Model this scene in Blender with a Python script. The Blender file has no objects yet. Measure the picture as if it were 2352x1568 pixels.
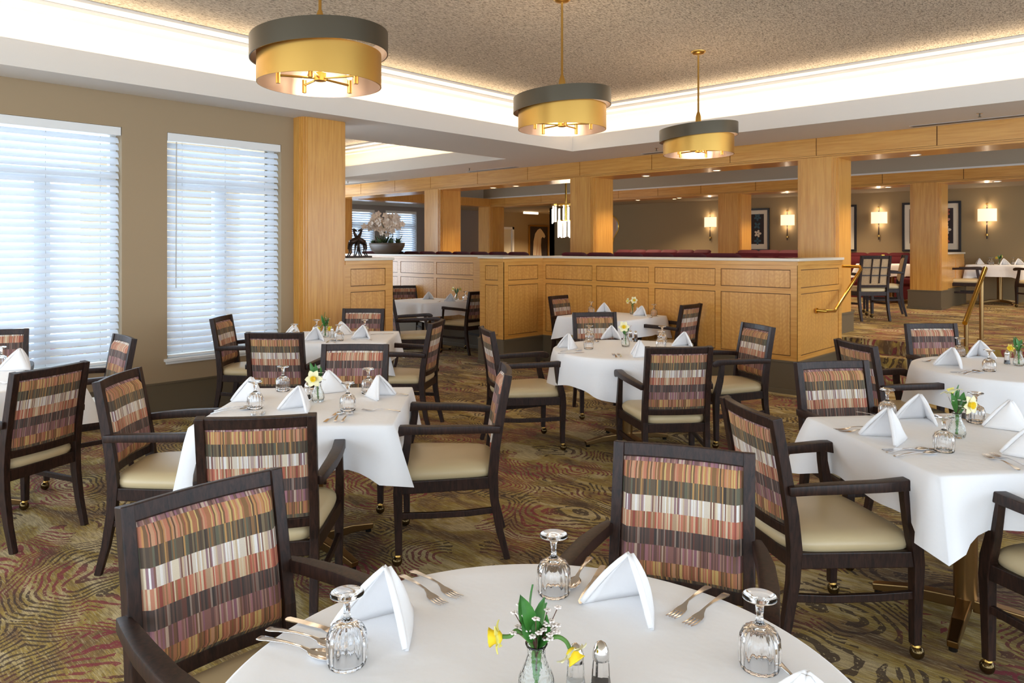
import bpy, bmesh, math, random
from mathutils import Vector, Matrix
R_ = math.radians
# ------------------------------------------------------------------ camera
FPX, CX, CY, CAMH = 1690.0, 1176.0, 568.0, 1.55
YAW = math.atan2(1584, FPX)
cR = (math.cos(YAW), math.sin(YAW)); cF = (-math.sin(YAW), math.cos(YAW))
scene = bpy.context.scene
C = scene.collection
cam_d = bpy.data.cameras.new('camera'); cam = bpy.data.objects.new('camera', cam_d); C.objects.link(cam)
cam.location = (0, 0, CAMH); cam.rotation_euler = (R_(90), 0, YAW)
cam_d.sensor_width = 36; cam_d.lens = FPX / 2352 * 36; cam_d.shift_y = -(784 - CY) / 2352
cam_d.clip_start = .02
scene.camera = cam
# ------------------------------------------------------------------ world / exposure
W = bpy.data.worlds.new('world'); scene.world = W; W.use_nodes = True
bg = W.node_tree.nodes['Background']; bg.inputs[0].default_value = (.74, .87, 1, 1); bg.inputs[1].default_value = 1.75
scene.view_settings.view_transform = 'Standard'; scene.view_settings.look = 'None'
scene.view_settings.exposure = 1.25; scene.view_settings.gamma = 1
scene.view_settings.use_curve_mapping = False
# strengths of the place's own lights, shared by the added downlights
P_COVE, P_WINDOW, P_PEND, P_DOWN, P_SCONCE = 2.5, 26.0, 5.0, 38.0, 1.0
WARM = (1, .80, .56); SOFTWARM = (1, .83, .60); DAY = (.72, .86, 1)

def area(name, loc, rot, sx, sy, power, col):
    d = bpy.data.lights.new(name, 'AREA'); d.shape = 'RECTANGLE'; d.size = sx; d.size_y = sy
    d.energy = power; d.color = col
    o = bpy.data.objects.new(name, d); o.location = loc; o.rotation_euler = rot; C.objects.link(o); return o
def point(name, loc, power, col, r=.04):
    d = bpy.data.lights.new(name, 'POINT'); d.energy = power; d.color = col; d.shadow_soft_size = r
    o = bpy.data.objects.new(name, d); o.location = loc; C.objects.link(o); return o
def spot(name, loc, power, col, ang=110, r=.05):
    d = bpy.data.lights.new(name, 'SPOT'); d.energy = power; d.color = col; d.shadow_soft_size = r
    d.spot_size = R_(ang); d.spot_blend = .6
    o = bpy.data.objects.new(name, d); o.location = loc; C.objects.link(o); return o

# ------------------------------------------------------------------ place constants (metres)
XW = -7.012            # window wall
ZS = 2.92              # soffit underside
ZC = 3.50              # textured ceiling
FX, FY, FZ = -6.55, 8.25, 3.128   # cove fascia lines and top
YB, TB = 9.34, .53     # beam line 1
YB2 = 14.22            # beam line 2
YBACK = 17.2
XFAR = -17.2
ZB = 2.654             # beam underside
UP = .478              # upper floor
YH = 7.686             # half wall
CAPZ = 1.433
YALC = 7.86
# daylight through the windows and the added openings (sky outside)
area('daylight_window', (XW - .75, .3, 1.7), (0, R_(-90), 0), 2.3, 8.4, P_WINDOW * 4.0, DAY)
area('daylight_alcove', (-13.7, 6.0, 1.7), (0, R_(-90), 0), 2.2, 3.0, P_WINDOW * 2.0, DAY)
area('daylight_far', (XFAR - .6, 13.0, 1.9), (0, R_(-90), 0), 2.0, 4.5, P_WINDOW * 1.6, DAY)
# cove strips, hidden behind the fascia
area('cove_strip_left', (FX - .13, 2.2, FZ - .06), (R_(180), R_(35), 0), .05, 12.0, P_COVE * 12, SOFTWARM)
area('cove_strip_back', (-1.6, FY + .13, FZ - .06), (R_(215), 0, 0), 9.6, .05, P_COVE * 9.6, SOFTWARM)
area('cove_strip_alcove', (-10.6, FY + .13, FZ - .06), (R_(215), 0, 0), 5.0, .05, P_COVE * 5.0, SOFTWARM)

# ------------------------------------------------------------------ pixel -> place
def ray(px, py):
    r = (px - CX) / FPX
    return (r * cR[0] + cF[0], r * cR[1] + cF[1], (CY - py) / FPX)
def onz(px, py, z=0.0):
    d = ray(px, py); t = (z - CAMH) / d[2]; return Vector((d[0] * t, d[1] * t, z))
def onx(px, py, x):
    d = ray(px, py); t = x / d[0]; return Vector((x, d[1] * t, CAMH + d[2] * t))
def ony(px, py, y):
    d = ray(px, py); t = y / d[1]; return Vector((d[0] * t, y, CAMH + d[2] * t))
def lin(r, g, b):
    f = lambda c: (c / 255 / 12.92) if c <= 10 else ((c / 255 + .055) / 1.055) ** 2.4
    return (f(r), f(g), f(b), 1)

# ------------------------------------------------------------------ materials
MATS = {}
class NT:
    def __init__(s, name):
        s.m = bpy.data.materials.new(name); s.m.use_nodes = True; s.t = s.m.node_tree
        s.b = s.t.nodes['Principled BSDF']; MATS[name] = s.m
    def n(s, typ, **kw):
        nd = s.t.nodes.new(typ)
        for k, v in kw.items():
            if k.startswith('i_'):
                key = k[2:]; key = int(key) if key.isdigit() else key.replace('_', ' ')
                nd.inputs[key].default_value = v
            else: setattr(nd, k, v)
        return nd
    def l(s, a, b): s.t.links.new(a, b)
    def math(s, op, a, b=None, c=None):
        nd = s.t.nodes.new('ShaderNodeMath'); nd.operation = op
        for i, v in enumerate((a, b, c)):
            if v is None: continue
            if isinstance(v, (int, float)): nd.inputs[i].default_value = v
            else: s.l(v, nd.inputs[i])
        return nd.outputs[0]
    def mix(s, fac, a, b, blend='MIX'):
        nd = s.t.nodes.new('ShaderNodeMix'); nd.data_type = 'RGBA'; nd.blend_type = blend
        for i, v in ((0, fac), (6, a), (7, b)):
            if isinstance(v, (int, float)): nd.inputs[i].default_value = v
            elif isinstance(v, tuple): nd.inputs[i].default_value = v
            else: s.l(v, nd.inputs[i])
        return nd.outputs[2]
    def ramp(s, fac, stops, const=False):
        nd = s.t.nodes.new('ShaderNodeValToRGB'); cr = nd.color_ramp
        cr.interpolation = 'CONSTANT' if const else 'LINEAR'
        while len(cr.elements) < len(stops): cr.elements.new(.5)
        for e, (p, c) in zip(cr.elements, stops): e.position = p; e.color = c
        s.l(fac, nd.inputs[0]); return nd.outputs[0]
    def obj(s): return s.n('ShaderNodeTexCoord').outputs['Object']
    def mapping(s, vec, scale=(1, 1, 1), loc=(0, 0, 0), rot=(0, 0, 0)):
        nd = s.n('ShaderNodeMapping'); nd.inputs['Scale'].default_value = scale
        nd.inputs['Location'].default_value = loc; nd.inputs['Rotation'].default_value = rot
        s.l(vec, nd.inputs[0]); return nd.outputs[0]
    def noise(s, vec, scale, detail=3, rough=.55, dist=0):
        nd = s.n('ShaderNodeTexNoise'); nd.inputs['Scale'].default_value = scale; nd.inputs['Detail'].default_value = detail
        nd.inputs['Roughness'].default_value = rough; nd.inputs['Distortion'].default_value = dist
        s.l(vec, nd.inputs['Vector']); return nd
    def bump(s, h, strength=.3, dist=.01):
        nd = s.n('ShaderNodeBump'); nd.inputs['Strength'].default_value = strength; nd.inputs['Distance'].default_value = dist
        s.l(h, nd.inputs['Height']); s.l(nd.outputs[0], s.b.inputs['Normal'])
    def set(s, col=None, rough=.5, metal=0, coat=0, **kw):
        if col is not None:
            if isinstance(col, tuple): s.b.inputs['Base Color'].default_value = col
            else: s.l(col, s.b.inputs['Base Color'])
        s.b.inputs['Roughness'].default_value = rough; s.b.inputs['Metallic'].default_value = metal
        s.b.inputs['Coat Weight'].default_value = coat; s.b.inputs['Coat Roughness'].default_value = .15
        for k, v in kw.items(): s.b.inputs[k.replace('_', ' ')].default_value = v
        return s.m

def flat(name, col, rough=.5, metal=0, coat=0, var=.06, scale=9.0, **kw):
    t = NT(name); nz = t.noise(t.obj(), scale, 3)
    c = t.mix(t.math('MULTIPLY', nz.outputs[0], var * 2), col, tuple(x * .72 for x in col[:3]) + (1,))
    return t.set(c, rough, metal, coat, **kw)

def wood(name, col, dark, stretch=(14, 14, .7), rough=.32, coat=.35, fig=0.0):
    t = NT(name); o = t.obj()
    g = t.noise(t.mapping(o, stretch), 3.0, 5, .6, .4)
    c = t.ramp(g.outputs[0], [(.3, dark), (.62, col)])
    big = t.noise(o, .9, 2); c = t.mix(t.math('MULTIPLY', big.outputs[0], .25), c, dark)
    if fig:
        # book-matched wavy figure of the veneer panels
        sx = t.n('ShaderNodeSeparateXYZ'); t.l(o, sx.inputs[0])
        tri = t.math('ABSOLUTE', t.math('PINGPONG', sx.outputs[0], .19))
        wob = t.noise(t.mapping(o, (7, 7, 3)), 2.2, 3)
        wv = t.math('SINE', t.math('ADD', t.math('MULTIPLY', sx.outputs[2], 120), t.math('ADD', t.math('MULTIPLY', tri, 75), t.math('MULTIPLY', wob.outputs[0], 20))))
        c = t.mix(t.math('MULTIPLY', t.math('ADD', wv, 1), fig), c, dark)
    return t.set(c, rough, 0, coat)

def build_materials():
    wood('maple', lin(224, 166, 82), lin(198, 134, 54))
    wood('maple_h', lin(224, 166, 84), lin(200, 136, 56), stretch=(.7, 14, 14))
    wood('maple_panel', lin(228, 172, 92), lin(200, 138, 62), fig=.24)
    t = NT('dark_wood'); o = t.obj()
    g = t.noise(t.mapping(o, (30, 30, 5)), 3, 5, .65, .6)
    t.set(t.ramp(g.outputs[0], [(.35, lin(24, 13, 9)), (.7, lin(60, 36, 26))]), .45, 0, .05, Specular_IOR_Level=.32)
    flat('taupe', lin(166, 142, 110), .75, var=.05, scale=3)
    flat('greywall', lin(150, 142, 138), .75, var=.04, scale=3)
    flat('tanwall', lin(160, 136, 98), .75, var=.05, scale=3)
    flat('olive_base', lin(104, 90, 69), .42, var=.05)
    flat('plaster', lin(226, 220, 212), .85, var=.03, scale=4)
    flat('greyplaster', lin(178, 166, 146), .85, var=.03, scale=4)
    flat('white_paint', lin(236, 234, 230), .4, var=.02)
    flat('cap_stone', lin(226, 214, 196), .3, coat=.3, var=.05)
    flat('groove', lin(98, 58, 22), .6, var=.02)
    # textured ceiling
    t = NT('ceiling_texture'); o = t.obj()
    n1 = t.noise(t.mapping(o, (1, .38, 1), rot=(0, 0, .5)), 78, 3, .75, .8)
    n2 = t.noise(t.mapping(o, (1, .38, 1), rot=(0, 0, -.6)), 95, 2, .75, .6)
    n3 = t.noise(o, .8, 3)
    f = t.math('MULTIPLY', t.math('ADD', n1.outputs[0], n2.outputs[0]), .5)
    c = t.ramp(f, [(.39, lin(116, 102, 86)), (.47, lin(194, 176, 150)), (.58, lin(232, 217, 194))])
    c = t.mix(t.math('MULTIPLY', n3.outputs[0], .30), c, lin(170, 150, 140))
    t.bump(f, .5, .012); t.set(c, .95)
    # carpet
    t = NT('carpet'); o = t.obj()
    w1 = t.noise(o, 1.5, 2); w2 = t.noise(o, 11, 2)
    vadd = t.n('ShaderNodeVectorMath', operation='SCALE'); t.l(w1.outputs['Color'], vadd.inputs[0]); vadd.inputs['Scale'].default_value = .55
    v2 = t.n('ShaderNodeVectorMath', operation='SCALE'); t.l(w2.outputs['Color'], v2.inputs[0]); v2.inputs['Scale'].default_value = .030
    a1 = t.n('ShaderNodeVectorMath', operation='ADD'); t.l(o, a1.inputs[0]); t.l(vadd.outputs[0], a1.inputs[1])
    a2 = t.n('ShaderNodeVectorMath', operation='ADD'); t.l(a1.outputs[0], a2.inputs[0]); t.l(v2.outputs[0], a2.inputs[1])
    mp = t.mapping(a2.outputs[0], (1, 1.45, 0.0), rot=(0, 0, .7))
    vo = t.n('ShaderNodeTexVoronoi', feature='F1'); vo.inputs['Scale'].default_value = 1.25; vo.inputs['Randomness'].default_value = 1.0
    t.l(mp, vo.inputs['Vector']); d = vo.outputs['Distance']
    sc_ = t.n('ShaderNodeSeparateColor'); t.l(vo.outputs['Color'], sc_.inputs[0])
    sn = t.math('SINE', t.math('MULTIPLY', d, 142))
    br = t.noise(o, 44, 2, .6)
    line = t.math('MULTIPLY', t.math('GREATER_THAN', sn, .25), t.math('GREATER_THAN', br.outputs[0], .40))
    ar = t.noise(o, 2.0, 3, .6)
    mask = t.math('MULTIPLY', line, t.math('GREATER_THAN', t.math('ADD', ar.outputs[0], t.math('MULTIPLY', sc_.outputs[0], .16)), .54))
    st = t.noise(t.mapping(o, (5, 60, 1), rot=(0, 0, .95)), 2.2, 4, .75, .3)
    bl = t.noise(t.mapping(o, (1, 2.2, 1), rot=(0, 0, .78)), 1.9, 4, .62, .9)
    base = t.ramp(bl.outputs[0], [(.36, lin(100, 74, 46)), (.45, lin(146, 112, 60)), (.53, lin(180, 152, 66)), (.62, lin(216, 194, 144))])
    base = t.mix(t.math('MULTIPLY', t.ramp(st.outputs[0], [(.44, (0, 0, 0, 1)), (.58, (1, 1, 1, 1))]), .55), base, lin(96, 74, 48))
    hl = t.noise(t.mapping(o, (5, 70, 1), loc=(3, 2, 0), rot=(0, 0, .6)), 2.0, 4, .75)
    base = t.mix(t.math('MULTIPLY', t.ramp(hl.outputs[0], [(.52, (0, 0, 0, 1)), (.64, (1, 1, 1, 1))]), .55), base, lin(224, 206, 160))
    mg = t.noise(o, 1.6, 2)
    lc = t.mix(t.ramp(mg.outputs[0], [(.48, (0, 0, 0, 1)), (.56, (1, 1, 1, 1))]), lin(54, 34, 28), lin(140, 32, 58))
    c = t.mix(t.math('MULTIPLY', mask, .84), base, lc)
    pile = t.noise(o, 260, 2, .7)
    c = t.mix(t.math('MULTIPLY', t.math('SUBTRACT', pile.outputs[0], .30), .85), c, lin(64, 46, 30))
    t.bump(pile.outputs[0], .35, .006); t.set(c, .95)
    # striped upholstery: rows of random thin stripes
    t = NT('stripe_fabric'); o = t.obj(); oi = t.n('ShaderNodeObjectInfo')
    sx = t.n('ShaderNodeSeparateXYZ'); t.l(o, sx.inputs[0])
    rowf = t.math('ADD', t.math('MULTIPLY', t.math('SUBTRACT', .872, sx.outputs[2]), 20.6), t.math('ADD', oi.outputs['Object Index'], 11.78))
    row = t.math('FLOOR', rowf); r6 = t.math('MODULO', row, 6)
    vo = t.n('ShaderNodeTexVoronoi', voronoi_dimensions='1D', feature='F1'); vo.inputs['Scale'].default_value = 235
    t.l(t.math('ADD', sx.outputs[0], t.math('MULTIPLY', row, 3.37)), vo.inputs['W'])
    sc = t.n('ShaderNodeSeparateColor'); t.l(vo.outputs['Color'], sc.inputs[0]); rnd = sc.outputs[0]
    pal = [
        [(0, 170, 112, 78), (.13, 136, 100, 62), (.27, 192, 138, 86), (.40, 190, 120, 92), (.52, 122, 90, 62), (.63, 206, 174, 110), (.73, 150, 92, 68), (.82, 104, 76, 54), (.9, 196, 146, 112)],
        [(0, 102, 86, 68), (.2, 80, 66, 55), (.36, 122, 106, 80), (.5, 140, 104, 68), (.6, 100, 98, 80), (.72, 66, 55, 48), (.84, 186, 142, 86), (.92, 92, 75, 58)],
        [(0, 220, 206, 188), (.22, 238, 232, 226), (.38, 186, 162, 154), (.48, 206, 182, 152), (.60, 150, 116, 122), (.70, 228, 212, 186), (.82, 132, 92, 80), (.9, 236, 226, 220)],
        [(0, 180, 98, 78), (.16, 214, 184, 148), (.3, 196, 132, 104), (.43, 150, 76, 64), (.53, 218, 198, 166), (.66, 160, 118, 84), (.78, 188, 156, 126), (.9, 206, 128, 104)],
        [(0, 86, 70, 66), (.22, 102, 80, 72), (.38, 68, 61, 60), (.54, 132, 112, 102), (.66, 110, 72, 64), (.78, 156, 138, 126), (.88, 76, 64, 62)],
        [(0, 146, 104, 98), (.18, 118, 86, 82), (.33, 170, 132, 118), (.46, 150, 104, 118), (.58, 126, 92, 74), (.7, 198, 172, 154), (.82, 106, 74, 68), (.9, 168, 116, 124)]]
    col = None
    order = [0, 1, 2, 3, 4, 5]          # rows counted downwards
    for k, pi in enumerate(order):
        rc = t.ramp(rnd, [(p[0], lin(*p[1:])) for p in pal[pi]], True)
        if col is None: col = rc
        else: col = t.mix(t.math('COMPARE', r6, float(k), .2), col, rc)
    wv = t.noise(t.mapping(o, (260, 260, 260)), 3, 1)
    col = t.mix(t.math('MULTIPLY', wv.outputs[0], .28), col, (.05, .04, .03, 1))
    t.bump(wv.outputs[0], .15, .002); t.set(col, .85)
    t = NT('tweed_fabric'); o = t.obj(); n = t.noise(t.mapping(o, (60, 60, 60)), 4, 3)
    t.set(t.ramp(n.outputs[0], [(.35, lin(150, 120, 88)), (.65, lin(206, 178, 140))]), .9)
    t = NT('vinyl'); o = t.obj(); n = t.noise(o, 160, 2); t.bump(n.outputs[0], .08, .002)
    big = t.noise(o, 3, 2); t.set(t.mix(big.outputs[0], lin(212, 192, 152), lin(202, 180, 138)), .38, 0, .1)
    t = NT('linen'); o = t.obj(); n = t.noise(t.mapping(o, (1, 1, 1)), 5, 4, .6); n2 = t.noise(o, 300, 1)
    t.bump(n.outputs[0], .22, .03); t.set(t.mix(t.math('MULTIPLY', n2.outputs[0], .12), lin(250, 249, 250), lin(226, 225, 228)), .8)
    t = NT('napkin_cloth'); o = t.obj(); n = t.noise(o, 60, 3); t.bump(n.outputs[0], .15, .004)
    t.set(t.mix(t.math('MULTIPLY', n.outputs[0], .15), lin(246, 244, 244), lin(220, 218, 220)), .75)
    flat('velvet', lin(104, 18, 28), .85, var=.25, scale=30, Sheen_Weight=.1)
    flat('brass', lin(222, 178, 84), .16, 1, var=.04)
    flat('antique_brass', lin(208, 164, 86), .36, 1, var=.10, scale=5)
    flat('bronze', lin(150, 118, 76), .30, 1, var=.15)
    flat('pewter', lin(92, 84, 70), .36, .8, var=.10, scale=4)
    flat('drum_silver', lin(196, 178, 166), .30, .9, var=.05)
    flat('steel', lin(222, 221, 222), .15, 1, var=.03)
    flat('chrome', lin(224, 222, 220), .08, 1, var=.02)
    flat('black_ball', lin(30, 26, 24), .2, .3, var=.05)
    flat('caster_metal', lin(96, 78, 48), .14, .9, var=.2)
    flat('dark_bronze', lin(58, 44, 36), .38, .7, var=.2, scale=30)
    flat('planter', lin(92, 76, 64), .5, var=.10)
    t = NT('glass'); t.set((1, 1, 1, 1), .0, 0, 0); t.b.inputs['Transmission Weight'].default_value = 1; t.b.inputs['IOR'].default_value = 1.48
    t = NT('cut_glass'); o = t.obj(); n = t.noise(o, 120, 1); t.bump(n.outputs[0], .5, .004)
    t.set((.97, 1, .99, 1), .02); t.b.inputs['Transmission Weight'].default_value = 1; t.b.inputs['IOR'].default_value = 1.4
    flat('salt', lin(240, 238, 234), .9, var=.1, scale=300)
    flat('pepper', lin(92, 84, 76), .9, var=.5, scale=400)
    t = NT('slat'); o = t.obj(); n = t.noise(o, 6, 1)
    t.set(t.mix(t.math('MULTIPLY', n.outputs[0], .06), lin(244, 246, 250), lin(220, 226, 236)), .45)
    tl = t.n('ShaderNodeBsdfTranslucent'); tl.inputs[0].default_value = (.86, .93, 1, 1)
    ms = t.n('ShaderNodeMixShader'); ms.inputs[0].default_value = .30
    t.l(t.b.outputs[0], ms.inputs[1]); t.l(tl.outputs[0], ms.inputs[2]); t.l(ms.outputs[0], t.t.nodes['Material Output'].inputs[0])
    t = NT('pane_glass'); gl = t.n('ShaderNodeBsdfGlossy'); gl.inputs['Roughness'].default_value = .02
    tr = t.n('ShaderNodeBsdfTransparent'); tr.inputs[0].default_value = (.95, .98, 1, 1)
    fr = t.n('ShaderNodeFresnel'); ms = t.n('ShaderNodeMixShader'); t.l(fr.outputs[0], ms.inputs[0])
    t.l(tr.outputs[0], ms.inputs[1]); t.l(gl.outputs[0], ms.inputs[2]); t.l(ms.outputs[0], t.t.nodes['Material Output'].inputs[0])
    def emit(name, col, s):
        t = NT(name); t.set(col, .5); t.b.inputs['Emission Color'].default_value = col; t.b.inputs['Emission Strength'].default_value = s
    emit('lamp_shade', (1, .84, .58, 1), .42); emit('lens', (1, .86, .62, 1), 1.2); emit('crystal', (1, .93, .80, 1), .7)
    emit('bulb', (1, .86, .62, 1), .9)
    flat('mirror', (.9, .9, .9, 1), .02, 1, var=.0)
    flat('black_frame', lin(34, 32, 34), .4, var=.05)
    flat('mat_board', lin(236, 224, 200), .8, var=.02)
    flat('ink_ground', lin(52, 40, 40), .7, var=.25)
    for n, c in (('art_blush', (206, 150, 136)), ('art_cream', (226, 208, 182)), ('art_teal', (62, 88, 96)), ('art_rust', (168, 84, 66)), ('daff_cream', (244, 236, 190)),
                 ('daff_yellow', (246, 212, 40)), ('daff_orange', (240, 186, 30)), ('daff_pale', (246, 232, 120)), ('stem_green', (84, 128, 52)), ('orchid_white', (240, 222, 206)),
                 ('succulent', (112, 138, 92)), ('succulent_dark', (58, 78, 42)), ('wax_white', (238, 226, 218)), ('twig', (92, 60, 48)), ('maroon', (126, 52, 56))):
        flat(n, lin(*c), .6, var=.15, scale=40)
    t = NT('leaf'); o = t.obj(); n = t.noise(o, 60, 2); t.set(t.mix(n.outputs[0], lin(40, 96, 36), lin(72, 130, 52)), .35)
    flat('door_paint', lin(226, 214, 186), .5, var=.03)
    flat('vent_metal', lin(186, 180, 172), .5, var=.03)
build_materials()
M = MATS

# ------------------------------------------------------------------ mesh helpers
class MB:
    def __init__(s): s.v = []; s.f = []
    def add(s, vs, fs):
        k = len(s.v); s.v += [tuple(v) for v in vs]; s.f += [tuple(i + k for i in f) for f in fs]; return s
    def box(s, x0, y0, z0, x1, y1, z1):
        if x0 > x1: x0, x1 = x1, x0
        if y0 > y1: y0, y1 = y1, y0
        if z0 > z1: z0, z1 = z1, z0
        return s.add([(x0, y0, z0), (x1, y0, z0), (x1, y1, z0), (x0, y1, z0), (x0, y0, z1), (x1, y0, z1), (x1, y1, z1), (x0, y1, z1)],
                     [(3, 2, 1, 0), (4, 5, 6, 7), (0, 1, 5, 4), (1, 2, 6, 5), (2, 3, 7, 6), (3, 0, 4, 7)])
    def prism(s, pts, z0, z1):
        n = len(pts)
        vs = [(x, y, z0) for x, y in pts] + [(x, y, z1) for x, y in pts]
        fs = [tuple(range(n - 1, -1, -1)), tuple(range(n, 2 * n))] + [(i, (i + 1) % n, n + (i + 1) % n, n + i) for i in range(n)]
        return s.add(vs, fs)
    def sweep(s, path, secs, ref=(1, 0, 0)):
        # rectangular section (a along ref, b across) swept along path
        P = [Vector(p) for p in path]; n = len(P); ref = Vector(ref)
        vs = []
        for i, p in enumerate(P):
            t = (P[min(i + 1, n - 1)] - P[max(i - 1, 0)]).normalized()
            a = (ref - t * ref.dot(t)).normalized(); b = t.cross(a)
            w, h = secs[i] if isinstance(secs, list) else secs
            for sa, sb in ((-1, -1), (1, -1), (1, 1), (-1, 1)): vs.append(p + a * (sa * w / 2) + b * (sb * h / 2))
        fs = [(3, 2, 1, 0), tuple(4 * (n - 1) + j for j in range(4))]
        for i in range(n - 1):
            for j in range(4):
                fs.append((4 * i + j, 4 * i + (j + 1) % 4, 4 * i + 4 + (j + 1) % 4, 4 * i + 4 + j))
        return s.add(vs, fs)
    def tube(s, path, rad, seg=8, cap=True):
        P = [Vector(p) for p in path]; n = len(P); vs = []; prev = None
        for i, p in enumerate(P):
            t = (P[min(i + 1, n - 1)] - P[max(i - 1, 0)])
            t = t.normalized() if t.length > 1e-9 else Vector((0, 0, 1))
            if prev is None: a = t.orthogonal().normalized()
            else: a = (prev - t * prev.dot(t)).normalized()
            prev = a; b = t.cross(a); r = rad[i] if isinstance(rad, (list, tuple)) else rad
            for j in range(seg):
                an = 2 * math.pi * j / seg; vs.append(p + a * (r * math.cos(an)) + b * (r * math.sin(an)))
        fs = []
        for i in range(n - 1):
            for j in range(seg): fs.append((seg * i + j, seg * i + (j + 1) % seg, seg * (i + 1) + (j + 1) % seg, seg * (i + 1) + j))
        if cap: fs += [tuple(range(seg - 1, -1, -1)), tuple(seg * (n - 1) + j for j in range(seg))]
        return s.add(vs, fs)
    def lathe(s, prof, seg=24, c=(0, 0, 0), mod=None, sx=1, sy=1):
        vs = []; n = len(prof)
        for i, (r, z) in enumerate(prof):
            for j in range(seg):
                an = 2 * math.pi * j / seg; rr = r * (mod(an, i) if mod else 1)
                vs.append((c[0] + rr * math.cos(an) * sx, c[1] + rr * math.sin(an) * sy, c[2] + z))
        fs = []
        for i in range(n - 1):
            for j in range(seg): fs.append((seg * i + j, seg * i + (j + 1) % seg, seg * (i + 1) + (j + 1) % seg, seg * (i + 1) + j))
        if prof[0][0] > 1e-6: fs.append(tuple(range(seg - 1, -1, -1)))
        if prof[-1][0] > 1e-6: fs.append(tuple(seg * (n - 1) + j for j in range(seg)))
        return s.add(vs, fs)
    def grid(s, fn, nu, nv):
        vs = [fn(i / nu, j / nv) for j in range(nv + 1) for i in range(nu + 1)]
        fs = [(j * (nu + 1) + i, j * (nu + 1) + i + 1, (j + 1) * (nu + 1) + i + 1, (j + 1) * (nu + 1) + i) for j in range(nv) for i in range(nu)]
        return s.add(vs, fs)
    def ell(s, c, r, seg=12, rings=7, rot=None):
        prof = [(math.sin(math.pi * i / rings), -math.cos(math.pi * i / rings)) for i in range(rings + 1)]
        k = len(s.v); s.lathe([(max(p[0], 1e-4), p[1]) for p in prof], seg)
        m = rot or Matrix.Identity(3)
        for i in range(k, len(s.v)):
            v = Vector(s.v[i]); s.v[i] = tuple(Vector(c) + m @ Vector((v.x * r[0], v.y * r[1], v.z * r[2])))
        return s
    def xf(s, mat, k0=0):
        for i in range(k0, len(s.v)): s.v[i] = tuple(mat @ Vector(s.v[i]))
        return s
    def mesh(s, name, mat, smooth=False, bevel=0, fix=False):
        me = bpy.data.meshes.new(name); me.from_pydata(s.v, [], s.f)
        if bevel or fix:
            bm = bmesh.new(); bm.from_mesh(me)
            if fix: bmesh.ops.remove_doubles(bm, verts=bm.verts, dist=1e-5)
            bmesh.ops.recalc_face_normals(bm, faces=bm.faces)
            if bevel:
                es = [e for e in bm.edges if len(e.link_faces) == 2 and e.calc_face_angle(0) > R_(40)]
                bmesh.ops.bevel(bm, geom=es, offset=bevel, segments=2, affect='EDGES', profile=.6, clamp_overlap=True)
            bm.to_mesh(me); bm.free()
        if smooth:
            me.shade_smooth()
            if smooth != 'all':
                me.set_sharp_from_angle(angle=R_(42))
        me.materials.append(M[mat]); me.update(); return me
    def build(s, name, mat, parent=None, smooth=False, bevel=0, fix=False):
        return link(name, s.mesh(name, mat, smooth, bevel, fix), parent)
def link(name, me, parent=None):
    o = bpy.data.objects.new(name, me); C.objects.link(o)
    if parent is not None: o.parent = parent
    return o
def tag(o, label=None, cat=None, group=None, kind=None):
    if label: o['label'] = label
    if cat: o['category'] = cat
    if group: o['group'] = group
    if kind: o['kind'] = kind
    return o
def empty(name, loc=(0, 0, 0), rz=0.0):
    o = bpy.data.objects.new(name, None); o.location = loc; o.rotation_euler = (0, 0, rz); o.empty_display_size = .1
    C.objects.link(o); return o
def struct(name, mb, mat, label=None, **kw):
    o = mb.build(name, mat, None, **kw); o['kind'] = 'structure'
    if label: o['label'] = label
    return o
def sempty(name, loc=(0, 0, 0), rz=0.0, label=None):
    o = empty(name, loc, rz); o['kind'] = 'structure'
    if label: o['label'] = label
    return o
def copy_tree(o, parent=None):
    c = o.copy(); C.objects.link(c)
    if parent is not None: c.parent = parent
    for ch in o.children: copy_tree(ch, c)
    return c
def smoothstep(a, b, x):
    t = max(0, min(1, (x - a) / (b - a))); return t * t * (3 - 2 * t)
rng = random.Random(7)
# ================================================================== THE SETTING
K = 1.0616
X1, Y0 = 5.0, -4.2
struct('floor', MB().box(-13.2, Y0, -.12, X1, 9.13, 0), 'carpet', 'patterned carpet of the lower dining level')
up = MB().box(XFAR - .1, YALC + .2, -.12, -3.12, 23.2, UP).box(-3.12, 9.13, -.12, X1, YBACK + .1, UP).box(-7.06, YH + .2, -.12, -3.12, YALC + .2, UP)
struct('floor_upper', up, 'carpet', 'patterned carpet of the raised dining level')
st = sempty('stairs', label='carpeted steps up to the raised level')
for i, y in enumerate((8.60, 8.87)):
    MB().box(-2.96, y, 0, X1, 9.13, UP / 3 * (i + 1)).build('step', 'carpet', st, bevel=.012)

# --- window wall: two glazed openings, plus unseen bare ones added for side daylight
WIN = [(-3.42, -2.26), (-1.87, -.71), (-.315, .848), (1.245, 2.404), (2.796, 3.958)]
ZSILL, ZHEAD = .515, 2.62
mb = MB(); ys = [Y0] + [v for w in WIN for v in w] + [4.12]
for a, b in zip(ys[0::2], ys[1::2]): mb.box(XW - .25, a, 0, XW, b, ZS + .06)
for a, b in WIN:
    mb.box(XW - .25, a, 0, XW, b, ZSILL - .025); mb.box(XW - .25, a, ZHEAD, XW, b, ZS + .06)
struct('wall_window', mb, 'taupe', 'taupe painted window wall')
bb = MB().box(XW, Y0, 0, XW + .014, 4.12, .285).box(XW, Y0, .285, XW + .022, 4.12, .302).box(XW, Y0, 0, XW + .026, 4.12, .035)
struct('baseboard_window', bb, 'olive_base', 'dark olive baseboard under the windows', bevel=.003)

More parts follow.
